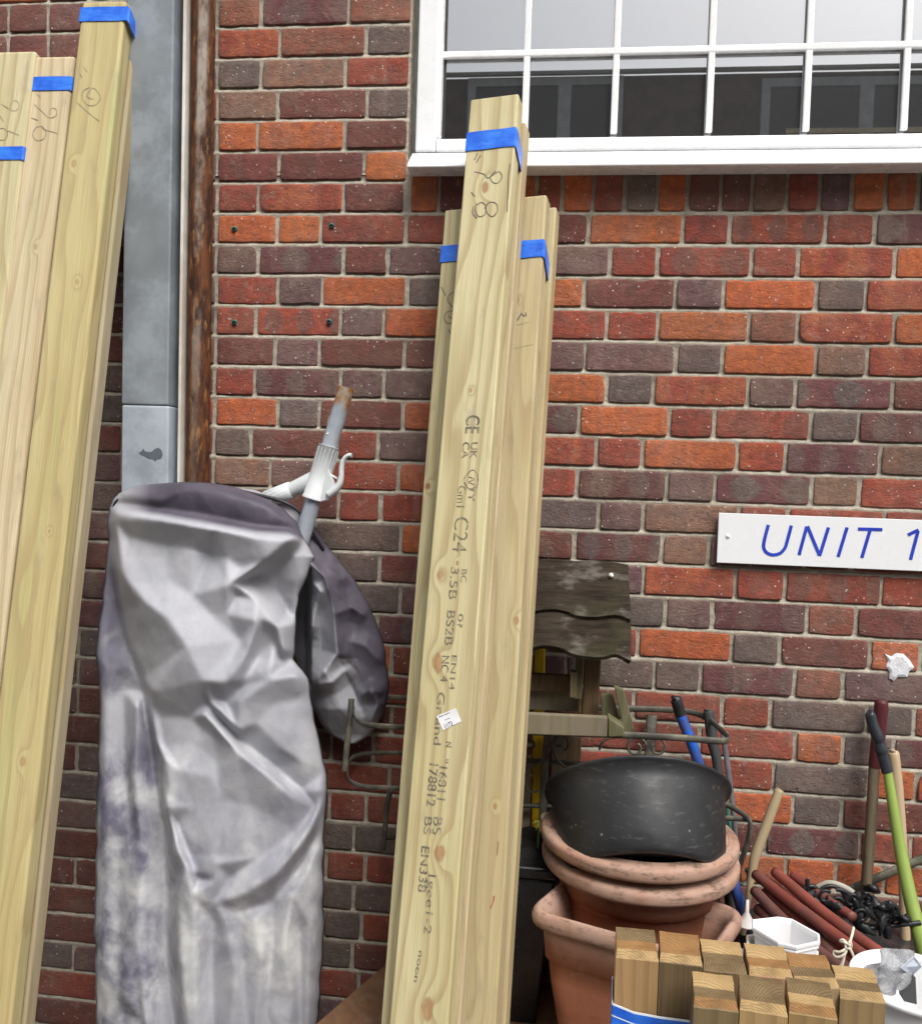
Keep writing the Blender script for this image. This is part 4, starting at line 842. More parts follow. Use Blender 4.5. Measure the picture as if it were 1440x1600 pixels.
mb = MB(); bar(mb, [(549, 1092, -.16), (546, 1130, -.17), (542, 1165, -.18), (538, 1205, -.19)], .0075, (.6, 1.0)); mb.build('end_bar', iron, rack)
mb = MB(); bar(mb, [(800, 1182, -.03), (640, 1177, -.03), (580, 1177, -.03), (556, 1181, -.04), (546, 1190, -.1), (543, 1210, -.18), (549, 1222, -.24), (568, 1229, -.27), (600, 1231, -.28), (800, 1238, -.28)], .0045, (.5, 1.3)); mb.build('lower_hoop', iron, rack)
mb = MB(); bar(mb, [(610, 1235, -.2), (604, 1262, -.18), (602, 1290, -.16), (598, 1328, -.14)], .0065, (.6, 1.0)); bar(mb, [(598, 1310, -.15), (625, 1307, -.1)], .006); mb.build('bracket', iron, rack)
mb = MB(); bar(mb, [(1060, 1253, -.10), (1118, 1253, -.10), (1140, 1260, -.11), (1163, 1274, -.15), (1172, 1288, -.17), (1168, 1315, -.17), (1158, 1345, -.16), (1149, 1368, -.15), (1154, 1380, -.14), (1166, 1381, -.13), (1171, 1368, -.12), (1166, 1358, -.12)], .0065, (.7, 1.1)); bar(mb, [(1060, 1276, -.12), (1170, 1280, -.15)], .006, (.7, 1.1)); mb.build('lower_hoop', iron, rack)
mb = MB(); bar(mb, [(1128, 1140, -.08), (1137, 1200, -.09), (1146, 1275, -.10), (1150, 1340, -.1)], .0065, (.6, 1.0)); mb.build('end_bar', simple('grey iron bar', (.13, .13, .14), .5, .2, 20), rack)
mb = MB(); bar(mb, [(1018, 1118, -.03), (1016, 1160, -.05), (1010, 1240, -.06)], .013, (.35, 1.0)); mb.build('bracket', iron, rack)
# ------------------------------------------------------------------ bird table
owood = timber_mat('weathered dark boards', (.075, .068, .055), (.04, .036, .033), (), 61., 45., .5, blot=(.05, .07, .03), bfac=.6, grain=(.02, .018, .016))
def roof_mat():
    n = NT('dark weathered roof wood', .9, .12); g = n.tc.outputs['Object']; s_ = n.map(g, (4, 14, 40))
    c = n.mix(n.ramp(n.noise(s_, 3, 5, .65), .3, .7), (.020, .015, .011), (.050, .037, .027)); c = n.mix(n.ramp(n.noise(n.map(g, (6, 10, 16)), 1.4, 5, .65), .5, .66, 0, .55), c, (.2, .18, .16))
    c = n.mix(n.ramp(n.noise(g, 9, 3), .5, .7, 0, .4), c, (.045, .048, .022)); c = n.mix(n.ramp(n.noise(n.map(g, (10, 40, 150)), 1., 3), .6, .75, 0, .4), c, (.03, .026, .024))
    return n.out(c, None, n.bump(n.noise(s_, 6, 6, .7), .6, .004))
roofm = roof_mat()
bird = empty('bird_table', W(900, 1500, -.2), 'weathered wooden bird table with a dark wavy-edged roof, half hidden behind the centre timbers', 'bird table'); bird.location.z = ZB
def slab(name, top, bot, Yt, Yb, th, mat, parent, edge=None):
    """board given by its top and bottom outlines in photograph pixels at distances Yt and Yb"""
    N_ = 48; x0 = top[0][0]; x1 = top[-1][0]; vs = []
    for j in range(7):
        t = j/6
        for i in range(N_+1):
            u = i/N_; xt = x0+(x1-x0)*u; xb = bot[0][0]+(bot[-1][0]-bot[0][0])*u
            yt = np.interp(xt, [p[0] for p in top], [p[1] for p in top]); yb = np.interp(xb, [p[0] for p in bot], [p[1] for p in bot])
            vs.append(W(xt+(xb-xt)*t, yt+(yb-yt)*t, Yt+(Yb-Yt)*t))
    fs = [(j*(N_+1)+i, (j+1)*(N_+1)+i, (j+1)*(N_+1)+i+1, j*(N_+1)+i+1) for j in range(6) for i in range(N_)]
    mb = MB(); mb.add(vs, fs, 0, False); o = mb.build(name, mat, parent); md = o.modifiers.new('s', 'SOLIDIFY'); md.thickness = th; md.offset = -1
    bv = o.modifiers.new('b', 'BEVEL'); bv.width = .0015; bv.segments = 2; bv.limit_method = 'ANGLE'; return o
wavy1 = [(690, 964), (720, 970), (750, 966), (790, 962), (825, 958), (845, 952.5), (868, 951.5), (885, 955), (898, 961), (915, 963.5), (932, 964), (948, 961.5), (962, 960.5), (973, 963), (986, 969)]
wavy2 = [(684, 1020), (720, 1028), (760, 1026), (795, 1020), (826, 1014), (843, 1008.5), (862, 1009), (878, 1013), (893, 1021), (912, 1025.5), (930, 1027), (945, 1026), (958, 1022), (967, 1023.5), (977, 1028), (986, 1034)]
top1 = [(700, 870), (826, 873), (870, 873), (900, 876), (930, 874), (960, 878), (981, 882)]
slab('roof_board', top1, wavy1, -.085, -.185, .014, roofm, bird)
slab('roof_board', [(x, y-14) for x, y in wavy1], wavy2, -.155, -.245, .014, roofm, bird)
mb = MB(); a, b, c, d = W(700, 872, -.08), W(981, 882, -.08), W(986, 975, -.012), W(700, 965, -.012); a2 = a.copy(); 
mb.add([a, b, c, d]+[v+Vector((0, .004, -.012)) for v in (a, b, c, d)], [(3, 2, 1, 0), (4, 5, 6, 7), (0, 1, 5, 4), (1, 2, 6, 5), (2, 3, 7, 6), (3, 0, 4, 7)]); mb.build('rear_roof_board', roofm, bird)
mb = MB(); ci = W(857.5, 862, -.085); mb.tube([ci+Vector((math.cos(t)*.0085, 0, math.sin(t)*.0085)) for t in np.linspace(-1.5, 4.6, 14)]+[ci+Vector((-.001, 0, -.014)), ci+Vector((0, 0, -.024))], .0015, 6); mb.build('hanging_hook', iron, bird)
mb = MB(); mb.lathe([(0, -.006), (.004, -.005), (.006, 0)], W(954.5, 899, -.118), 14, 0, Matrix.Rotation(R(-90), 4, 'X').to_4x4()); mb.build('nail_head', simple('white bead', (.75, .78, .68), .4), bird)
brn = timber_mat('brown bird table frame', (.13, .075, .04), (.085, .045, .025), (), 66., 60., .4, grain=(.04, .02, .012), bfac=.1)
olv = timber_mat('olive bird table strip', (.11, .08, .04), (.07, .055, .03), (), 67., 60., .4, grain=(.05, .04, .02), bfac=.2)
gry = timber_mat('grey weathered rail', (.22, .19, .14), (.16, .14, .105), (), 68., 80., .4, blot=(.2, .22, .13), bfac=.4, grain=(.13, .11, .08))
for nm, l, r_, y0, y1, Y, dp, mt in (('post', (914, 909), (940, 934), 1010, 1118, -.15, .03, brn), ('post', (913-13, 896), (913, 909), 1012, 1092, -.17, .02, olv), ('corner_block', (891, 890), (902, 900), 1050, 1090, -.185, .03, olv),
        ('post', (690, 684), (715, 710), 1010, 1112, -.15, .03, brn), ('mounting_pole', (876, 866), (908, 894), 1150, 1700, -.055, .04, brn)):
    mb = MB(); vbar(mb, l, r_, y0, y1, Y, dp, 0, .002)
    for v in mb.v: v.z = max(v.z, ZB+.001)
    mb.build(nm, mt, bird)
def hslab(name, q, Y, dp, mat, parent, bev=.0025):
    a = [W(x, y, Y) for x, y in q]; cs = a+[v+Vector((0, dp, 0)) for v in a]; bm = bmesh.new(); vv = [bm.verts.new(c) for c in cs]
    for f in ((0, 3, 2, 1), (4, 5, 6, 7), (0, 1, 5, 4), (1, 2, 6, 5), (2, 3, 7, 6), (3, 0, 4, 7)): bm.faces.new([vv[i] for i in f])
    bmesh.ops.recalc_face_normals(bm, faces=bm.faces); bmesh.ops.bevel(bm, geom=bm.edges[:], offset=bev, segments=2, profile=.6, affect='EDGES'); bm.verts.index_update()
    mb = MB(); mb.add([v.co.copy() for v in bm.verts], [[v.index for v in f.verts] for f in bm.faces]); bm.free(); return mb.build(name, mat, parent)
hslab('tray_rail', [(670, 1108), (949, 1121), (948, 1152), (670, 1142)], -.30, .018, gry, bird)
hslab('tray_back_rail', [(676, 1070), (903, 1082), (903, 1112), (676, 1104)], -.10, .016, gry, bird)
hslab('cross_rail', [(690, 1046), (896, 1056), (896, 1082), (690, 1076)], -.125, .018, brn, bird)
hslab('roof_support', [(903, 1088), (921, 1090), (921, 1116), (903, 1115)], -.145, .03, brn, bird)
mb = MB(); a, b, c, d = W(670, 1106, -.28), W(940, 1118, -.28), W(940, 1105, -.11), W(676, 1098, -.11); mb.add([v-Vector((0, 0, .02)) for v in (a, b, c, d)]+[v-Vector((0, 0, .032)) for v in (a, b, c, d)], [(0, 1, 2, 3), (7, 6, 5, 4), (0, 4, 5, 1), (1, 5, 6, 2), (2, 6, 7, 3), (3, 7, 4, 0)]); mb.build('tray_floor', gry, bird)
grn = timber_mat('green mossy wood', (.12, .125, .07), (.07, .08, .04), (), 70., 60., .4, blot=(.08, .13, .03), bfac=.8, grain=(.06, .07, .03))
moss = empty('mossy_offcut', W(965, 1152, -.2), 'green mossy wooden wedge standing between the bird table tray and the iron rack', 'wood scrap')
for q, Y, dp in (([(950, 1122), (975, 1138), (975, 1151), (950, 1152)], -.285, .05), ([(959, 1072), (974, 1078), (991, 1140), (976, 1150)], -.23, .02), ([(938, 1085), (957, 1084), (972, 1136), (940, 1118)], -.2, .02)):
    o_ = hslab('plank', q, Y, dp, grn, moss)
# ------------------------------------------------------------------ sticks and handles behind the pots
yel = simple('yellow paint', (.88, .56, .02), .45, .15, 30, .1, dirt=(.45, .3, .03), dfac=.35, dscale=20)
mb = MB(); vbar(mb, (835, 822), (851.5, 838), 1013, 1620, -.045, .018, 0, .004)
for v in mb.v: v.z = max(v.z, ZB+.001)
tag(mb.build('yellow_level', yel), 'narrow yellow painted strip standing against the wall behind the bird table', 'strip')
slat = timber_mat('old beige slat', (.3, .26, .19), (.22, .18, .13), (), 73., 70., .5, grain=(.1, .08, .05))
for l, r_, y0, lb in (((806, 800), (829, 821), 1180, 'old beige slat nearest the centre timbers, behind the iron scrollwork'), ((862, 852), (884, 873), 1148, 'old beige slat rising just above the black tub rim at its left')):
    mb = MB(); vbar(mb, l, r_, y0, 1640, -.075, .015, 0, .002)
    for v in mb.v: v.z = max(v.z, ZB+.001)
    tag(mb.build('wall_strip', slat), lb, 'slat')
scr = empty('iron_scrollwork', W(860, 1300, -.12), 'black wrought iron scroll panel with curls behind the black tub', 'ironwork'); scr.location.z = ZB
mb = MB()
bar(mb, [(790, 1187, -.11), (900, 1193, -.11), (1100, 1205, -.11)], .006); bar(mb, [(790, 1258, -.11), (900, 1262, -.11), (1100, 1275, -.11)], .006); bar(mb, [(855, 1150, -.115), (849, 1240, -.115), (842, 1420, -.115), (836, 1560, -.13)], .009); bar(mb, [(1090, 1200, -.115), (1087, 1280, -.115)], .009); mb.build('frame', iron, scr)
def arc(cx, cy, rx, ry, a0, a1, Y, n=14): return [(cx+rx*math.cos(R(a0+(a1-a0)*i/n)), cy-ry*math.sin(R(a0+(a1-a0)*i/n)), Y) for i in range(n+1)]
def spiral(cx, cy, r0_, r1_, a0, a1, Y, n=26, sq=1.): return [(cx+(r0_+(r1_-r0_)*i/n)*math.cos(R(a0+(a1-a0)*i/n)), cy-sq*(r0_+(r1_-r0_)*i/n)*math.sin(R(a0+(a1-a0)*i/n)), Y) for i in range(n+1)]
for a_ in (spiral(993, 1168, 17, 6, 10, 420, -.12, sq=1.0), spiral(1026, 1168, 17, 6, 170, -240, -.12), [(936, 1172, -.12), (941, 1160, -.12), (950, 1154, -.12), (962, 1153, -.12)], spiral(874, 1160, 15, 5, -60, 300, -.12),
           [(862, 1160, -.12), (850, 1185, -.12), (825, 1205, -.12), (818, 1225, -.12), (828, 1238, -.12), (842, 1236, -.12)], [(862, 1165, -.12), (868, 1185, -.12), (884, 1200, -.12)], spiral(826, 1165, 12, 4, 200, -160, -.12)):
    mb = MB(); bar(mb, a_, .0032, None, 7); mb.build('scroll', iron, scr)
def pole_thing(name, pts, r, mat, label, cat, parts=()):
    mb = MB(); mb.tube([W(*p) for p in pts], r, 16); o = mb.build(name, mat); tag(o, label, cat)
    for nm, pp, rr, mt in parts:
        mb = MB(); mb.tube([W(*p) for p in pp], rr, 16)
        mb.build(nm, mt, o)
    return o
blk = simple('black plastic', (.022, .022, .024), .42, .2, 20, .15); blu = simple('blue painted tube', (.02, .1, .42), .4, .15, 25, .1, dirt=(.12, .05, .03), dfac=.6, dscale=22)
pole_thing('blue_tool', [(1062, 1117, -.12), (1085, 1175, -.13), (1118, 1290, -.14), (1154, 1405, -.16), (1172, 1480, -.17)], .0125, blu, 'blue tool handle with a black end cap, leaning behind the black tub', 'tool', [('end_cap', [(1054.5, 1093, -.12), (1056, 1094, -.12), (1063, 1118, -.12)], [.010, .0135, .0135], blk)])
pole_thing('dark_tool', [(1106, 1112, -.07), (1107, 1114, -.07), (1113, 1160, -.08), (1122, 1210, -.09), (1140, 1420, -.12)], [.009, .0125, .0135, .011, .011], simple('dark grey rubber', (.05, .052, .055), .6, .15), 'dark grey rubber-gripped handle inside the right end of the iron rack', 'tool')
pole_thing('green_cane', [(1128, 1215, -.06), (1135, 1270, -.07), (1140, 1330, -.09), (1142, 1500, -.13)], .0075, simple('teal plastic', (.03, .17, .12), .5, .2), 'thin teal green cane standing right of the black tub', 'cane')
drift = simple('pale worn wood', (.42, .33, .2), .6, .18, 16, .3, .001, dirt=(.2, .15, .09), dfac=.4, stretch=(1, 1, .2))
pole_thing('hammer', [(1216.5, 1236, -.14), (1216, 1238, -.14), (1199, 1285, -.155), (1180, 1336, -.17), (1174, 1368, -.18), (1169, 1400, -.19), (1160, 1460, -.2)], [.0075, .0105, .0115, .0115, .0085, .007, .007], drift, 'short pale wooden handle leaning above the red-brown tubes', 'tool')
maroon = simple('maroon rubber', (.09, .018, .022), .5, .12, 14, .1)
pole_thing('weathered_stake', [(1365.5, 1196, -.05), (1360, 1290, -.06), (1352, 1400, -.07), (1342, 1600, -.08)], .0125, timber_mat('grey brown stake', (.17, .135, .095), (.1, .08, .06), (), 76., 90., .5, grain=(.05, .035, .025)), 'weathered grey-brown tool shaft with a maroon grip, behind the lime green handle', 'tool',
    [('grip', [(1377, 1097, -.045), (1376.5, 1099, -.045), (1372, 1150, -.05), (1366, 1198, -.05)], [.012, .0155, .0155, .0145], maroon)])
pole_thing('wooden_tool', [(1395, 1176, -.08), (1396, 1179, -.08), (1401, 1230, -.09), (1408, 1310, -.11), (1412, 1400, -.13), (1418, 1620, -.15)], [.006, .0125, .0135, .0115, .011, .011], simple('smooth pale handle', (.5, .38, .24), .5, .15, 8, .15, stretch=(1, 1, .2), dirt=(.25, .16, .09), dfac=.3), 'smooth pale wooden handle just right of the lime green one', 'tool')
lime = simple('lime green paint', (.26, .355, .08), .4, .08, 12, .08, dirt=(.2, .3, .05), dfac=.25)
grip = simple('charcoal rubber grip', (.028, .033, .04), .38, .12, 14, .1)
pole_thing('lime_tool', [(1386, 1205, -.235), (1397, 1275, -.26), (1411, 1355, -.29), (1428, 1430, -.33), (1446, 1500, -.36), (1490, 1680, -.4)], [.0098, .0112, .0135, .0145, .0155, .0155], lime, 'long lime green tool handle with a ribbed charcoal rubber grip', 'tool',
    [('grip', [(1357, 1112, -.215), (1359, 1116, -.215), (1364, 1135, -.22), (1371, 1152, -.225), (1373, 1160, -.225), (1376, 1172, -.228), (1378, 1180, -.228), (1386, 1207, -.235)], [.006, .0108, .0122, .0128, .0112, .0132, .0118, .0122], grip)])
mb = MB(); bar(mb, [(1325, 1392, -.035), (1380, 1368, -.035), (1460, 1334, -.035)], .011, (.5, 1.)); tag(mb.build('flat_iron', iron), 'flat dark iron bar lying diagonally against the bricks behind the lime handle', 'bar')
mb = MB(); bar(mb, [(1277, 1387, -.17), (1294, 1380, -.18), (1315, 1385, -.19), (1334, 1397, -.2), (1350, 1420, -.2)], .0065); tag(mb.build('curved_branch', simple('bleached branch', (.5, .47, .4), .7, .15)), 'short bleached curved stick arching over the black ironwork', 'stick')
# ------------------------------------------------------------------ pots
def terra(nm, seed, base=(.31, .115, .06)):
    n = NT(nm, .8, .25); g = n.tc.outputs['Object']; p = n.map(g, (1, 1, 1), (seed, seed, 0))
    c = n.mix(n.ramp(n.noise(p, 7, 5), .3, .7), tuple(x*.85 for x in base), tuple(min(1, x*1.15) for x in base))
    c = n.mix(n.ramp(n.noise(p, 10, 6, .7), .48, .78, 0, .55), c, (.42, .25, .17)); c = n.mix(n.ramp(n.noise(n.map(p, (1, 1, 2)), 16, 6, .7), .55, .78, 0, .6), c, (.1, .06, .04))
    geo = n.t.nodes.new('ShaderNodeNewGeometry'); sp = n.t.nodes.new('ShaderNodeSeparateXYZ'); a = n.t.nodes.new('ShaderNodeAttribute'); a.attribute_name = 'rimdust'
    c = n.mix(n.math('MULTIPLY', a.outputs['Fac'], n.ramp(n.noise(p, 13, 5, .65), .25, .6, .35, .95)), c, (.43, .285, .22)); c = n.mix(n.math('MULTIPLY', a.outputs['Fac'], n.ramp(n.noise(n.map(p, (1, 1, 3)), 24, 6, .75), .48, .68, 0, .85)), c, (.12, .085, .06))
    return n.out(c, None, n.bump(n.noise(p, 110, 5, .65), .35, .0015))
PC = Vector((-.122, -.25, 0))
def round_pot(zr, label, seed, yoff=(0, 0), lip=None, sc=1.):
    prof = [(.150, .0), (.152, -.27), (.085, -.29)] ; o = Vector((PC.x+yoff[0], PC.y+yoff[1], zr))
    out_ = [(.10, -.30), (.112, -.30), (.152, -.14), (.158, -.085), (.166, -.083), (.172, -.04), (.173, -.036), (.180, -.036)]
    sg = lambda v, p: math.copysign(abs(v)**p, v)
    tor = [(.190+.0165*sg(math.cos(t), .8)+.002*math.sin(t), -.022+.0165*sg(math.sin(t), .72)) for t in np.linspace(-1.9, 1.75, 18)]
    step = [(.1855, -.0045), (.184, -.0062), (.1815, -.006), (.180, -.003), (.176, -.0035)]; inn = [(.170, -.012), (.160, -.03), (.145, -.14), (.10, -.28), (0, -.285)]
    mb = MB(); mb.lathe([(0, -.30)]+[(r_*1.05, z*1.05) for r_, z in out_+tor+step+inn], o, 96)
    o_ = mb.build('round_pot', terra('terracotta '+str(seed), seed)); zz = [v.co.z+0 for v in o_.data.vertices]; mxz = max(zz)
    at = o_.data.attributes.new('rimdust', 'FLOAT', 'POINT'); at.data.foreach_set('value', [max(0, min(1, (v.co.z-(mxz-.045))/.008)) for v in o_.data.vertices])
    return tag(o_, label, 'plant pot', 'stacked terracotta pots')
round_pot(.838, 'upper of two nested round terracotta pots, its rim holding the black tub', 2.2)
round_pot(.789, 'lower of the two nested round terracotta pots, with a darker mossy rim', 8.8, (.004, .004))
# rectangular planter
ZS = .700
cs = [Vector((-.350, -.440, 0)), Vector((-.016, -.572, 0)), Vector((.086, -.357, 0)), Vector((-.248, -.225, 0))]; cen = sum(cs, Vector())/4
def rrect(scale, rad, z, n=7):
    pts = []
    for i in range(4):
        p = cen+(cs[i]-cen)*scale; a = (cs[i-1]-cs[i]).normalized(); b = (cs[(i+1) % 4]-cs[i]).normalized()
        P0 = p+a*rad; P2 = p+b*rad
        for k in range(n+1):
            t = k/n; pts.append(P0*(1-t)**2+p*2*t*(1-t)+P2*t*t)
    return [Vector((q.x, q.y, z)) for q in pts]
rings = []
for sc_, rad, dz in [(.50, .03, -(ZS-ZB)+.002), (.56, .04, -(ZS-ZB)+.002), (.60, .04, -.34), (.78, .045, -.22), (.86, .045, -.13), (.88, .045, -.088), (.915, .045, -.084), (.945, .045, -.02), (.95, .045, -.018)]+[(1+.062*math.cos(t), .05, .019*math.sin(t)) for t in np.linspace(-2., 2.1, 12)]+[(.90, .045, .0), (.86, .045, -.08), (.74, .04, -.24), (.5, .03, -.33)]:
    rings.append(rrect(sc_, rad, ZS+dz))
nr = len(rings[0]); mb = MB(); mb.add([p for r_ in rings for p in r_], [(i*nr+k, i*nr+(k+1) % nr, (i+1)*nr+(k+1) % nr, (i+1)*nr+k) for i in range(len(rings)-1) for k in range(nr)]+[tuple(range(nr))[::-1], tuple(range((len(rings)-1)*nr, len(rings)*nr))], 0, True)
sqp = mb.build('square_planter', terra('terracotta planter', 5.5, (.29, .11, .06))); mxz = max(v.co.z for v in sqp.data.vertices)
at = sqp.data.attributes.new('rimdust', 'FLOAT', 'POINT'); at.data.foreach_set('value', [max(0, min(1, (v.co.z-(mxz-.045))/.008)) for v in sqp.data.vertices])
tag(sqp, 'large square-topped terracotta planter with a thick rolled rim under the round pots', 'planter', 'stacked terracotta pots')
# black tub tipped back in the top pot
def tub_mat():
    n = NT('scuffed black plastic', .45, .4); g = n.tc.outputs['Object']
    c = n.mix(n.ramp(n.noise(g, 6, 5), .3, .7), (.018, .019, .021), (.03, .031, .034)); c = n.mix(n.ramp(n.noise(n.map(g, (3, 3, 12)), 9, 6, .75), .54, .74, 0, .6), c, (.13, .12, .11))
    c = n.mix(n.ramp(n.math('ADD', n.vor(g, 22), n.math('MULTIPLY', n.noise(g, 60, 3), .12)), .1, .15, .6, 0), c, (.25, .24, .23))
    return n.out(c, n.ramp(n.noise(g, 20, 5), .3, .7, .36, .58), n.bump(n.noise(g, 60, 4), .15, .001))
TB = Vector((-.118, -.330, .773)); Mt = Matrix.Rotation(R(-4), 4, 'Y') @ Matrix.Rotation(R(-40), 4, 'X') @ Matrix.Scale(1.11, 4)
prof = [(0, -.008), (.130, -.008), (.133, -.011), (.139, -.012), (.1445, -.0105), (.149, -.005), (.152, .003), (.160, .02), (.171, .118), (.174, .140), (.184, .146), (.1875, .149), (.1875, .1525), (.184, .153), (.173, .148), (.168, .136), (.157, .03), (.150, .018), (0, .018)]
mb = MB(); mb.lathe(prof, TB, 112, 0, Mt)
tag(mb.build('black_tub', tub_mat()), 'scuffed round black plastic tub tipped back on top of the terracotta pots', 'tub')
# black bin behind the pots
binm = simple('glossy black plastic', (.012, .012, .013), .28, .2, 10, .06, .0006, dirt=(.06, .06, .065), dfac=.4)
BC = WZ(800, 1530, ZB); BC = Vector((-.42, -.155, ZB+.001)); mb = MB()
def frustum(mb, c, a0, a1, h, z0=0, mi=0, bev=.006):
    bm = bmesh.new(); vv = [bm.verts.new((sx*a[0]/2, sy*a[1]/2, z)) for a, z in ((a0, z0), (a1, z0+h)) for sx, sy in ((-1, -1), (1, -1), (1, 1), (-1, 1))]
    for f in ((3, 2, 1, 0), (4, 5, 6, 7), (0, 1, 5, 4), (1, 2, 6, 5), (2, 3, 7, 6), (3, 0, 4, 7)): bm.faces.new([vv[i] for i in f])
    bmesh.ops.bevel(bm, geom=bm.edges[:], offset=bev, segments=3, profile=.5, affect='EDGES'); bm.verts.index_update()
    mb.add([Vector(c)+v.co for v in bm.verts], [[v.index for v in f.verts] for f in bm.faces], mi); bm.free()
bz = W(830, 1352, -.24).z-ZB
frustum(mb, BC, (.17, .13), (.235, .19), bz-.03)
bo = mb.build('black_bin', binm); tag(bo, 'glossy square black plastic bin standing on the bench behind the terracotta planter', 'bin')
mb = MB(); frustum(mb, BC, (.25, .2), (.252, .202), .03, bz-.03, bev=.008); mb.build('rim', binm, bo)
mb = MB(); n1 = 14; vs = []
for j in range(n1+1):
    for i in range(n1+1):
        u, v = i/n1, j/n1; e = min(u, 1-u, v, 1-v); vs.append(BC+Vector(((u-.5)*.235, (v-.5)*.185, bz-.004+min(e*.2, .03)+mnoise.noise(Vector((u*6, v*6, 2)))*.014)))
mb.add(vs, [(j*(n1+1)+i, j*(n1+1)+i+1, (j+1)*(n1+1)+i+1, (j+1)*(n1+1)+i) for j in range(n1) for i in range(n1)], 0, True); mb.build('soil', simple('black compost', (.012, .011, .01), .9, .3, 40, .8, .004), bo)
fl = empty('artificial_flower', W(850, 1300, -.2), 'small cream and yellow flower head peeping out left of the black tub', 'flower'); 
mb = MB(); bm = bmesh.new(); bmesh.ops.create_uvsphere(bm, u_segments=20, v_segments=12, radius=.0125); bm.verts.index_update(); mb.add([v.co+W(852.5, 1277.5, -.2) for v in bm.verts], [[v.index for v in f.verts] for f in bm.faces], 0, True); bm.free(); mb.build('bud', simple('cream bud', (.68, .6, .38), .6, .1, 30), fl)
yl = simple('yellow leaf', (.5, .45, .08), .6, .25, 30)
for k in range(9):
    c = W(846+random.uniform(-9, 10), 1296+random.uniform(-14, 9), -.2+random.uniform(-.01, .01)); a = random.uniform(0, 6.28); d = Vector((math.cos(a), random.uniform(-.5, .5), math.sin(a)))*.012; e = d.cross(Vector((0, 1, 0))).normalized()*.005
    mb = MB(); mb.add([c-d, c+e, c+d, c-e, c+Vector((0, -.003, 0))], [(0, 1, 4), (1, 2, 4), (2, 3, 4), (3, 0, 4)], 0, True); mb.build('petal', yl, fl)
mb = MB(); bar(mb, [(850, 1283, -.195), (842, 1300, -.195), (840, 1345, -.195)], .003); mb.build('stem', simple('green stem', (.1, .16, .04), .6), fl)
# ------------------------------------------------------------------ offcuts in the foreground
ZO = 1.0
def off_mat(i, face, seed):
    return timber_mat('offcut wood %d' % i, face, tuple(x*.72 for x in face), (), seed, 150., .45, blot=tuple(x*.55 for x in face), bfac=.5, grain=tuple(x*.4 for x in face))
def end_mat(nm, lo, hi, ofs):
    n = NT(nm, .8, .2); g = n.tc.outputs['Object']; sp = n.t.nodes.new('ShaderNodeSeparateXYZ'); n.L(n.map(g, (1, 1, 1), (ofs, ofs*.6+.05, 0)), sp.inputs[0]); x, y, z = sp.outputs
    r_ = n.math('SQRT', n.math('ADD', n.math('MULTIPLY', x, x), n.math('MULTIPLY', y, y))); r_ = n.math('ADD', r_, n.math('MULTIPLY', n.noise(g, 30, 3), .006))
    f = n.math('FRACT', n.math('MULTIPLY', r_, 330.)); c = n.mix(n.ramp(n.noise(g, 35, 4), .3, .7), lo, hi)
    c = n.mix(n.math('MULTIPLY', n.ramp(f, .3, .95), .55), c, tuple(v*.45 for v in lo)); c = n.mix(n.ramp(n.noise(n.map(g, (30, 200, 30)), 1., 3), .55, .72, 0, .5), c, tuple(v*.4 for v in lo))
    c = n.mix(n.ramp(n.noise(g, 16, 5, .65), .52, .72, 0, .5), c, (.12, .08, .04))
    return n.out(c, None, n.bump(n.math('ADD', n.noise(g, 220, 4, .7), n.math('MULTIPLY', f, .4)), .6, .0015))
cutm = end_mat('fresh sawn chamfer', (.38, .25, .11), (.50, .35, .17), .02); orm = end_mat('orange end grain', (.27, .14, .055), (.36, .2, .08), .04); drm = end_mat('dull end grain', (.15, .10, .05), (.24, .17, .085), -.03)
def offcut(l, r_, face, seed, label, tops=(0, 1, 2), dep=.053, hz=0., grp='bundled timber offcuts in the foreground', lowb=None):
    A = WZ(l[0], l[1], ZO+hz); B = WZ(r_[0], r_[1], ZO+hz); A.z = B.z = ZO+hz; xa_ = (B-A); wd = xa_.length; xa_.normalize(); yb_ = Vector((-xa_.y, xa_.x, 0))
    prof = [(0, -(ZO+hz)+.001), (0, -.001), (.001, 0), (.010, .006), (.011, .0065), (.028, .0075), (.029, .008), (.036, .013), (dep-.001, .0135), (dep, .0125), (dep, -(ZO+hz)+.001)]
    mis = [0, 0, 1, 1, tops[1]+1 if False else 2, 2, 3, 3, 0, 0]
    mis = [0, 0, 1+tops[0], 1+tops[0], 1+tops[1], 1+tops[1], 1+tops[2], 1+tops[2], 0, 0]
    vs = []; K = len(prof)
    for k in range(9):
        for y, z in prof:
            jz = (random.uniform(-.0002, .0002)+mnoise.noise(Vector((k*.3, y*60, seed)))*.0006) if z > -.1 else 0
            jx = .0015*(-1 if k == 0 else 1 if k == 8 else 0) if z < .001 else 0
            vs.append(A+xa_*(wd*(k/8*.955+.022)+jx)+yb_*y+Vector((0, 0, z+jz)))
    mb = MB()
    for k in range(8):
        for i in range(K-1): mb.add([vs[k*K+i], vs[(k+1)*K+i], vs[(k+1)*K+i+1], vs[k*K+i+1]], [(0, 1, 2, 3)], mis[i])
    mb.add(vs[:K], [tuple(range(K))[::-1]], 0); mb.add(vs[-K:], [tuple(range(K))], 0)
    bm = bmesh.new(); me = bpy.data.meshes.new('t'); me.from_pydata(mb.v, [], mb.f); me.polygons.foreach_set('material_index', mb.mi); bm.from_mesh(me); bmesh.ops.remove_doubles(bm, verts=bm.verts, dist=1e-6); bm.verts.index_update()
    m2 = MB(); m2.v = [v.co.copy() for v in bm.verts]; m2.f = [[v.index for v in f.verts] for f in bm.faces]; m2.mi = [f.material_index for f in bm.faces]; m2.sm = [False]*len(m2.f); bm.free()
    o_ = m2.build('timber_offcut', [off_mat(int(seed*10), face, seed), cutm, orm, drm]); return tag(o_, label, 'timber offcut', grp)
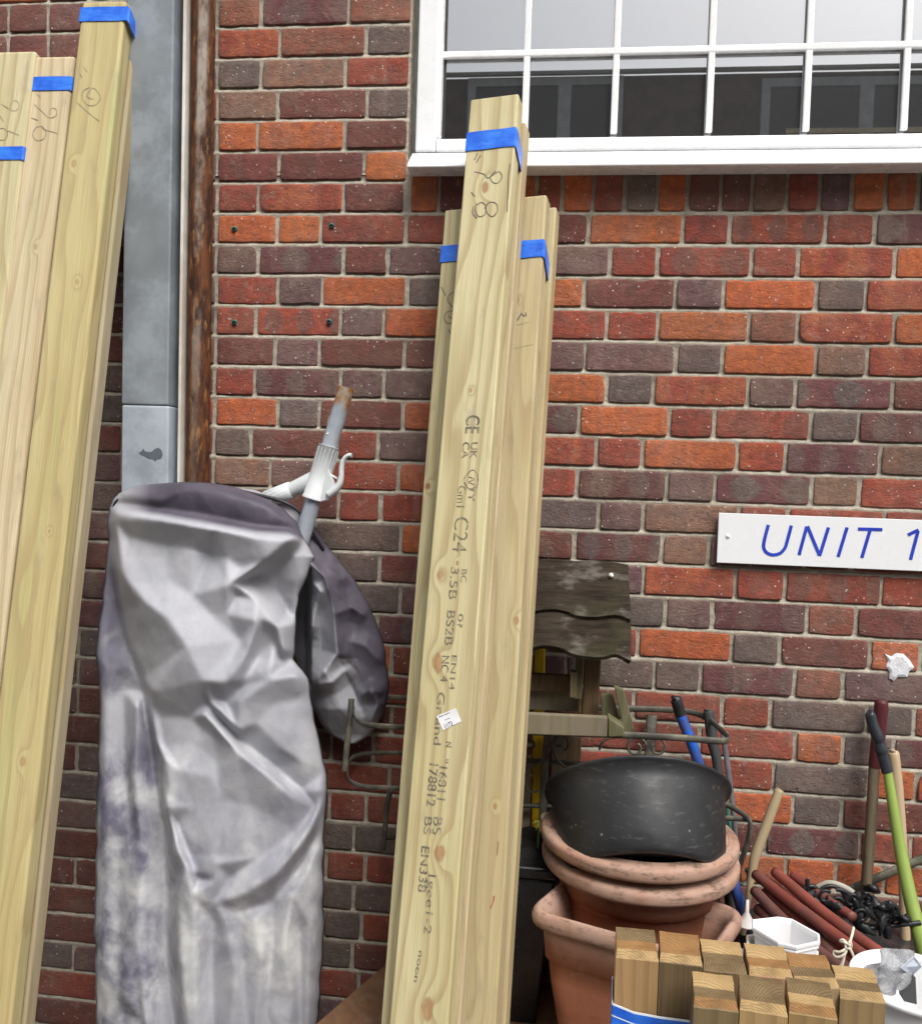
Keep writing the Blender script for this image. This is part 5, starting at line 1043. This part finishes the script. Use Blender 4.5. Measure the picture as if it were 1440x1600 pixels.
Y1, Y2, Y3, Y4 = (.50, .30, .14), (.13, .085, .045), (.21, .13, .065), (.42, .22, .125)
offcut((962.5, 1496), (1028.5, 1502.5), Y1, 1.1, 'leftmost upright offcut, tallest and palest, with blue wrap at its foot', (0, 1, 2))
offcut((1030.5, 1503), (1097, 1511), Y2, 2.3, 'second upright offcut from the left, dark weathered face and pale sawn top edge', (0, 1, 1))
offcut((1099, 1516), (1167, 1523), Y3, 3.7, 'third upright offcut from the left in the rear row, brown with a rough top', (2, 2, 0), hz=-.006)
offcut((1171, 1524), (1239, 1531), Y4, 4.9, 'pinkish upright offcut, fourth from the left in the rear row', (0, 1, 0), hz=-.004)
offcut((1242, 1540), (1311, 1545), (.46, .32, .155), 6.1, 'fifth upright offcut from the left in the rear row, golden face', (0, 2, 1), hz=-.010)
offcut((1313, 1560), (1383, 1568), (.33, .225, .11), 7.3, 'rightmost upright offcut of the rear row, beside the white bucket', (0, 2, 0), hz=-.018)
offcut((1084, 1573), (1153, 1582), (.22, .16, .08), 8.9, 'leftmost offcut of the front row, greyish face under an orange top edge', (1, 2, 0), hz=-.004)
offcut((1156, 1577), (1230, 1589), (.5, .33, .15), 9.7, 'middle offcut of the front row with a golden face', (0, 2, 2), hz=-.002)
offcut((1233, 1582), (1308, 1594), (.42, .28, .12), 10.9, 'right-hand offcut of the front row, with a ridged rough top', (1, 0, 2), hz=-.002)
# blue wrap round the rear row
A = WZ(962.5, 1496, ZO); B = WZ(1383, 1568, ZO-.018); xa_ = (B-A); xa_.z = 0; wd = xa_.length; xa_.normalize(); yb_ = Vector((-xa_.y, xa_.x, 0)); A.z = 0; A += -xa_*.003-yb_*.003
q = [RP(960, 1573, A, -yb_).z, RP(985, 1586, A, -yb_).z, RP(1025, 1593.5, A, -yb_).z, RP(1075, 1600, A, -yb_).z]; d_ = .062; wr = MB(); loop = [(0, 0), (.028, 0), (.062, 0), (.11, 0), (wd*.6, 0), (wd+.006, 0), (wd+.006, d_), (0, d_)]; zt_ = [q[0], q[1], q[2], q[3], q[3]-.02, q[3]-.02, q[3]-.02, q[0]]
vs = []
for (x, y), z in zip(loop, zt_): vs += [A+xa_*x+yb_*y+Vector((0, 0, z+.004)), A+xa_*x+yb_*y+Vector((0, 0, z+.0015)), A+xa_*x+yb_*y+Vector((0, 0, z-.011)), A+xa_*x+yb_*y+Vector((0, 0, z-.0125)), A+xa_*x+yb_*y+Vector((0, 0, z-.09))]
K = len(loop)
for i in range(K):
    j = (i+1) % K
    for r_ in range(4): wr.add([vs[i*5+r_], vs[i*5+r_+1], vs[j*5+r_+1], vs[j*5+r_]], [(0, 1, 2, 3)], 1 if r_ in (0, 2) else 0)
wo_ = wr.build('blue_wrap', [tapem, simple('white wrap edge', (.8, .85, .9), .4)]); md = wo_.modifiers.new('s', 'SOLIDIFY'); md.thickness = .0008
tag(wo_, 'glossy blue plastic wrap with a white edge holding the rear row of offcuts', 'wrap')
# ------------------------------------------------------------------ white pots
wpl = simple('white glazed plastic', (.86, .86, .87), .25, .015, 6, .02, spec=.5); ivp = simple('ivory plastic', (.74, .73, .68), .35, .03, 6, .02)
ZW = .80
hexo = [(1175, 1440), (1215, 1435.5), (1237, 1439), (1280, 1463), (1280.5, 1474), (1244, 1482), (1215, 1475.5), (1175.5, 1452)]
def hexpot(mat, label, off, k, dz, grp='white hexagonal planters'):
    base = [WZ(a, b, ZW) for a, b in hexo]; cen_ = sum(base, Vector())/8; K = 8; rings = []
    def ring(s_, z): return [cen_+(p-cen_)*s_*k+Vector(off)+Vector((0, 0, z+dz)) for p in base]
    for s_, z in ((.62, -.195), (.93, -.017), (.93, -.012), (.975, -.011), (.98, -.008), (.955, -.006), (.955, -.005), (1.0, -.004), (1.01, .001), (.99, .004), (.93, .003), (.90, -.004), (.86, -.06), (.6, -.18)): rings.append(ring(s_, z))
    mb = MB(); mb.add([p for r_ in rings for p in r_], [(i*K+j, i*K+(j+1) % K, (i+1)*K+(j+1) % K, (i+1)*K+j) for i in range(len(rings)-1) for j in range(K)]+[tuple(range(K)), tuple(range((len(rings)-1)*K, len(rings)*K))[::-1]])
    o_ = mb.build('hexagonal_planter', mat); bv = o_.modifiers.new('b', 'BEVEL'); bv.width = .003; bv.segments = 3; bv.limit_method = 'ANGLE'; bv.angle_limit = R(25)
    for p in o_.data.polygons: p.use_smooth = False
    return tag(o_, label, 'planter', grp)
hexpot(wpl, 'upper bright white eight-sided planter nested in its ivory twin behind the offcuts', (0, 0, 0), 1., 0)
hexpot(ivp, 'lower ivory planter holding the bright white one', (-.004, .004, 0), 1.075, -.033)
mb = MB(); c = WZ(1146, 1490, .74); frustum(mb, c, (.05, .04), (.056, .046), .012, -.012, 0, .003); tag(mb.build('plastic_tray', wpl), 'small white plastic lid left of the ivory planter', 'lid')
mb = MB(); mb.lathe([(0, .045), (.003, .045), (.004, .02), (.018, -.006), (.019, -.008), (0, -.008)], W(1166, 1440, -.38), 24); tag(mb.build('plastic_funnel', simple('cloudy plastic', (.6, .58, .56), .4, .1)), 'tiny cloudy plastic funnel between planter rim and red-brown tubes', 'funnel')
# white bucket with bag
bk_c = WZ(1408, 1540, .93); mb = MB(); 
E2 = [WZ(1331, 1532, .87)]
bc_ = Vector((E2[0].x+.092, E2[0].y+.012, .87))
mb.lathe([(0, -.24), (.076, -.24), (.0905, -.03), (.093, -.008), (.098, -.006), (.0995, 0), (.0975, .003), (.094, .001), (.0925, -.006), (.088, -.05), (.074, -.235), (0, -.235)], (0, 0, 0), 72)
mb.v = [Vector((v.x*.90, v.y*.90, v.z))+bc_ for v in mb.v]
bucket = mb.build('white_bucket', wpl); tag(bucket, 'round white plastic bucket with clear bags inside, at the lower right corner', 'bucket')
cb = NT('clear crumpled plastic', .12, .5); cb.b.inputs['Transmission Weight'].default_value = .55; cb.b.inputs['Base Color'].default_value = (.55, .56, .58, 1); cb.b.inputs['IOR'].default_value = 1.3
cb.L(cb.bump(cb.noise(cb.tc.outputs['Object'], 70, 4, .7), .9, .006), cb.b.inputs['Normal'])
def crumple(name, corners, lab, mat, cat, n=14, amp=.012, grp=None):
    a, b, c, d = [W(*p) for p in corners]; vs = []
    for j in range(n+1):
        for i in range(n+1):
            u, v = i/n, j/n; p = a.lerp(b, u).lerp(d.lerp(c, u), v)
            q = p*40; p = p+Vector((mnoise.noise(q), mnoise.noise(q+Vector((9, 0, 0)))*1.6, mnoise.noise(q+Vector((0, 9, 0)))))*amp; vs.append(p)
    mb = MB(); mb.add(vs, [(j*(n+1)+i, (j+1)*(n+1)+i, (j+1)*(n+1)+i+1, j*(n+1)+i+1) for j in range(n) for i in range(n)], 0, False); o_ = mb.build(name, mat); md = o_.modifiers.new('s', 'SOLIDIFY'); md.thickness = .0006
    return tag(o_, lab, cat, grp)
yb0 = bc_.y
crumple('clear_bag', [(1378, 1487, yb0), (1424, 1486, yb0), (1418, 1548, yb0-.02), (1368, 1530, yb0-.02)], 'clear crumpled plastic bag standing up out of the white bucket', cb.m, 'bag')
crumple('clear_bag', [(1338, 1512, yb0+.02), (1385, 1505, yb0+.02), (1412, 1545, yb0-.06), (1362, 1552, yb0-.06)], 'clear crumpled bag lying on the left inside the white bucket', cb.m, 'bag')
mb = MB(); q = [(1407, 1513), (1428, 1495), (1440, 1511), (1424, 1526)]; a = [W(x, y, yb0-.03+.01*i) for i, (x, y) in enumerate(q)]; mb.add(a+[v+Vector((.0, .002, .0)) for v in a], [(3, 2, 1, 0), (4, 5, 6, 7), (0, 1, 5, 4), (1, 2, 6, 5), (2, 3, 7, 6), (3, 0, 4, 7)]); tag(mb.build('card_label', simple('pale blue card', (.6, .66, .76), .6)), 'pale blue card tag leaning on the bag in the white bucket', 'card')
mb = MB(); hb = [W(x, y, yb0-.01) for x, y in ((1408, 1518), (1430, 1528), (1432, 1570), (1412, 1565))]; mb.add(hb+[v+Vector((0, .02, 0)) for v in hb], [(3, 2, 1, 0), (4, 5, 6, 7), (0, 1, 5, 4), (1, 2, 6, 5), (2, 3, 7, 6), (3, 0, 4, 7)]); tag(mb.build('dark_box', simple('dark slate card', (.07, .075, .075), .6)), 'small dark box inside the white bucket under the pale card', 'box')
# ------------------------------------------------------------------ black sheet, red-brown tubes, iron casting
def sheet_top(x, y):
    return .60+.03*mnoise.noise(Vector((x*4, y*4, 1)))+.016*abs(mnoise.noise(Vector((x*14, y*9, 3))))+.012*math.sin(x*23+y*9)*max(0, min(1, (x-.25)*3))
mb = MB(); NX, NY = 60, 50; vs = []
for j in range(NY+1):
    for i in range(NX+1):
        u, v = i/NX, j/NY; x = .085+u*1.05; y = -.07-v*.86; z = sheet_top(x, y)-.012
        e = min(u*1.05, (1-u)*1.05, 1, (1-v)*.86)
        if e < .05: z -= (.05-e)/.05*.0+((.05-e)/.05)**2*.24
        vs.append((x+(.02*math.sin(z*30) if e < .03 else 0), y, z))
mb.add(vs, [(j*(NX+1)+i, (j+1)*(NX+1)+i, (j+1)*(NX+1)+i+1, j*(NX+1)+i+1) for j in range(NY) for i in range(NX)], 0, True)
shm = simple('black polythene', (.02, .021, .024), .3, .25, 10, .3, .004, dirt=(.1, .1, .105), dfac=.35, dscale=7, bscale=22)
so_ = mb.build('black_sheet', shm); tag(so_, 'black polythene sheet heaped over the things under the iron casting', 'sheet'); md = so_.modifiers.new('s', 'SOLIDIFY'); md.thickness = .001
mb = MB(); frustum(mb, (.63, -.49, ZB+.001), (.98, .72), (1.0, .76), .20); tag(mb.build('storage_crate', simple('dark crate', (.04, .04, .045), .6)), 'dark plastic crate hidden under the black polythene sheet', 'crate')
tubes = [((1214, 1366, -.28), (1381, 1495, -.60), .0115, (.28, .075, .055)), ((1184, 1370, -.26), (1368, 1508, -.62), .0115, (.24, .065, .05)), ((1182, 1396, -.30), (1338, 1534, -.66), .0115, (.17, .075, .065)), ((1198, 1397, -.29), (1352, 1518, -.60), .010, (.27, .065, .045)),
         ((1240, 1370, -.25), (1330, 1432, -.40), .010, (.22, .055, .045)), ((1188, 1424, -.33), (1322, 1550, -.68), .0125, (.12, .045, .04)), ((1182, 1441, -.36), (1300, 1552, -.68), .0125, (.09, .035, .03)), ((1200, 1376, -.24), (1345, 1490, -.53), .010, (.2, .055, .042)), ((1262, 1448, -.42), (1356, 1545, -.68), .0125, (.14, .055, .045))]
for i, (a, b, r_, c) in enumerate(tubes):
    A, B = W(*a), W(*b); md_ = A.lerp(B, .5)+Vector((0, 0, -.006+.004*math.sin(i*2)))
    mb = MB(); mb.tube([A, A+(md_-A)*.02, md_, B-(B-md_)*.02, B], [r_*.82, r_, r_*1.02, r_, r_*.9], 20)
    pos = ['topmost', 'upper left-hand', 'greyish brown middle', 'thin bright', 'short rearmost', 'dark lower', 'darkest bottom', 'thin rear', 'short lower right-hand'][i]
    tag(mb.build('plastic_tube', simple('red-brown tube %d' % i, tuple(x*.9 for x in c), .5, .18, 18, .25, .0012, dirt=(.12, .07, .06), dfac=.5, dscale=12)), pos+' tube of the red-brown bundle tied with string', 'tube', 'red-brown tubes in a tied bundle')
string = simple('cream string', (.72, .66, .52), .8, .12, 200, .6, .001)
kn = empty('tied_string', W(1325, 1478, -.62), 'cream string tied in a knotted bow round the red-brown tubes', 'string')
Yk = -.64
for nm, pts in (('knot', [(1321, 1476, Yk-.01), (1328, 1473, Yk-.016), (1329, 1481, Yk-.012), (1322, 1482, Yk-.016), (1321, 1475, Yk-.012), (1328, 1478, Yk-.02)]), ('loose_end', [(1333, 1450, Yk+.02), (1331, 1460, Yk), (1327, 1474, Yk-.012)]),
                ('loop', [(1325, 1477, Yk-.01), (1317, 1469, Yk-.012), (1312, 1471, Yk-.008), (1320, 1473, Yk-.014), (1326, 1479, Yk-.01)]), ('loop', [(1323, 1480, Yk-.01), (1320, 1490, Yk-.016), (1310, 1496, Yk-.014), (1303, 1493, Yk-.008), (1303, 1487, Yk-.006), (1310, 1488, Yk-.014), (1318, 1485, Yk-.016), (1324, 1479, Yk-.01)]),
                ('loose_end', [(1326, 1480, Yk-.012), (1331, 1490, Yk-.014), (1335, 1503, Yk-.012)]), ('loose_end', [(1318, 1492, Yk-.012), (1314, 1508, Yk-.012), (1304, 1520, Yk-.01)]), ('loose_end', [(1319, 1492, Yk-.012), (1316, 1506, Yk-.014), (1310, 1522, Yk-.012)])):
    mb = MB(); bar(mb, pts, .0023, None, 8); mb.build(nm, string, kn)
cim = simple('black cast iron', (.02, .021, .023), .36, .3, 40, .5, .0015, dirt=(.09, .09, .1), dfac=.4, dscale=30, metal=.2)
cast = empty('iron_casting', W(1350, 1450, -.33), 'ornate black cast iron bracket with leaf scrolls lying on the black sheet', 'ironwork')
YC = -.31
for nm, pts, r_ in (('base_bar', [(1338, 1453, YC-.04), (1380, 1449, YC-.04), (1410, 1445, YC-.04), (1438, 1442, YC-.04)], .005), ('scroll', spiral(1298, 1408, 24, 20, 150, -130, YC), .0042), ('scroll', spiral(1310, 1412, 22, 6, 100, -340, YC-.02), .0045),
        ('scroll', spiral(1341, 1418, 20, 5, 60, 470, YC-.03), .0052), ('scroll', arc(1365, 1420, 38, 28, 200, 330, YC-.03), .0055), ('scroll', spiral(1387, 1424, 15, 5, -30, 380, YC-.03), .0055), ('scroll', [(1350, 1392, YC-.03), (1356, 1408, YC-.045), (1358, 1424, YC-.05), (1350, 1432, YC-.045)], .006),
        ('scroll', [(1394, 1425, YC-.03), (1402, 1437, YC-.035), (1414, 1441, YC-.04), (1420, 1436, YC-.035), (1414, 1431, YC-.035)], .005), ('scroll', spiral(1268, 1396, 13, 4, 160, -180, YC), .005), ('upright', [(1261, 1374, YC), (1261, 1388, YC), (1262, 1404, YC)], .005),
        ('scroll', arc(1320, 1434, 22, 14, 20, 190, YC-.01), .005), ('scroll', [(1262, 1396, YC-.01), (1274, 1408, YC-.02), (1290, 1416, YC-.02), (1300, 1428, YC-.02)], .008), ('boss', [(1385, 1447, YC-.045), (1386, 1455, YC-.045), (1386, 1463, YC-.04)], .009)):
    mb = MB(); bar(mb, pts, r_, None, 9); mb.build(nm, cim, cast)
def leaf(c, d, L_, wdt, curl, mat, parent):
    c = W(*c); d = d.normalized(); s_ = d.cross(Vector((0, 1, 0))).normalized(); vs = []; n = 8
    for i in range(n+1):
        t = i/n; w_ = wdt*math.sin(math.pi*min(t*.9+.08, 1))*(1+.25*math.sin(t*22)); p = c+d*(L_*t)+Vector((0, -curl*math.sin(t*2.6), -curl*.6*t*t))
        for k in (-1, -.5, 0, .5, 1): vs.append(p+s_*(w_*k)+Vector((0, .35*wdt*abs(k)-(.2*wdt if k == 0 else 0), 0)))
    mb = MB(); mb.add(vs, [(i*5+k, i*5+k+1, (i+1)*5+k+1, (i+1)*5+k) for i in range(n) for k in range(4)], 0, True); o_ = mb.build('leaf', mat, parent); md = o_.modifiers.new('s', 'SOLIDIFY'); md.thickness = .0014; return o_
rl = random.Random(4)
for (px, py, r1, r2, a0, a1) in ((1330, 1408, 12, 4, 0, 330), (1356, 1408, 11, 3, 180, -160), (1372, 1430, 12, 4, 90, 430), (1288, 1402, 11, 3, 40, 380), (1346, 1432, 13, 5, 200, -120), (1404, 1432, 9, 3, 120, 420), (1320, 1424, 9, 3, 270, -60)):
    mb = MB(); bar(mb, spiral(px, py, r1, r2, a0, a1, YC-.045+rl.uniform(-.01, .01)), .0036, None, 8); mb.build('scroll', cim, cast)
for (px, py) in ((1338, 1394), (1350, 1392), (1362, 1400), (1376, 1410), (1350, 1412), (1332, 1404), (1274, 1394), (1268, 1404), (1284, 1412), (1302, 1422), (1366, 1424), (1344, 1428), (1380, 1428), (1400, 1438), (1324, 1434)):
    a = rl.uniform(0, 6.28); leaf((px, py, YC-.04+rl.uniform(-.01, .015)), Vector((math.cos(a), -.25, math.sin(a))), rl.uniform(.034, .055), rl.uniform(.009, .015), rl.uniform(.010, .022), cim, cast)
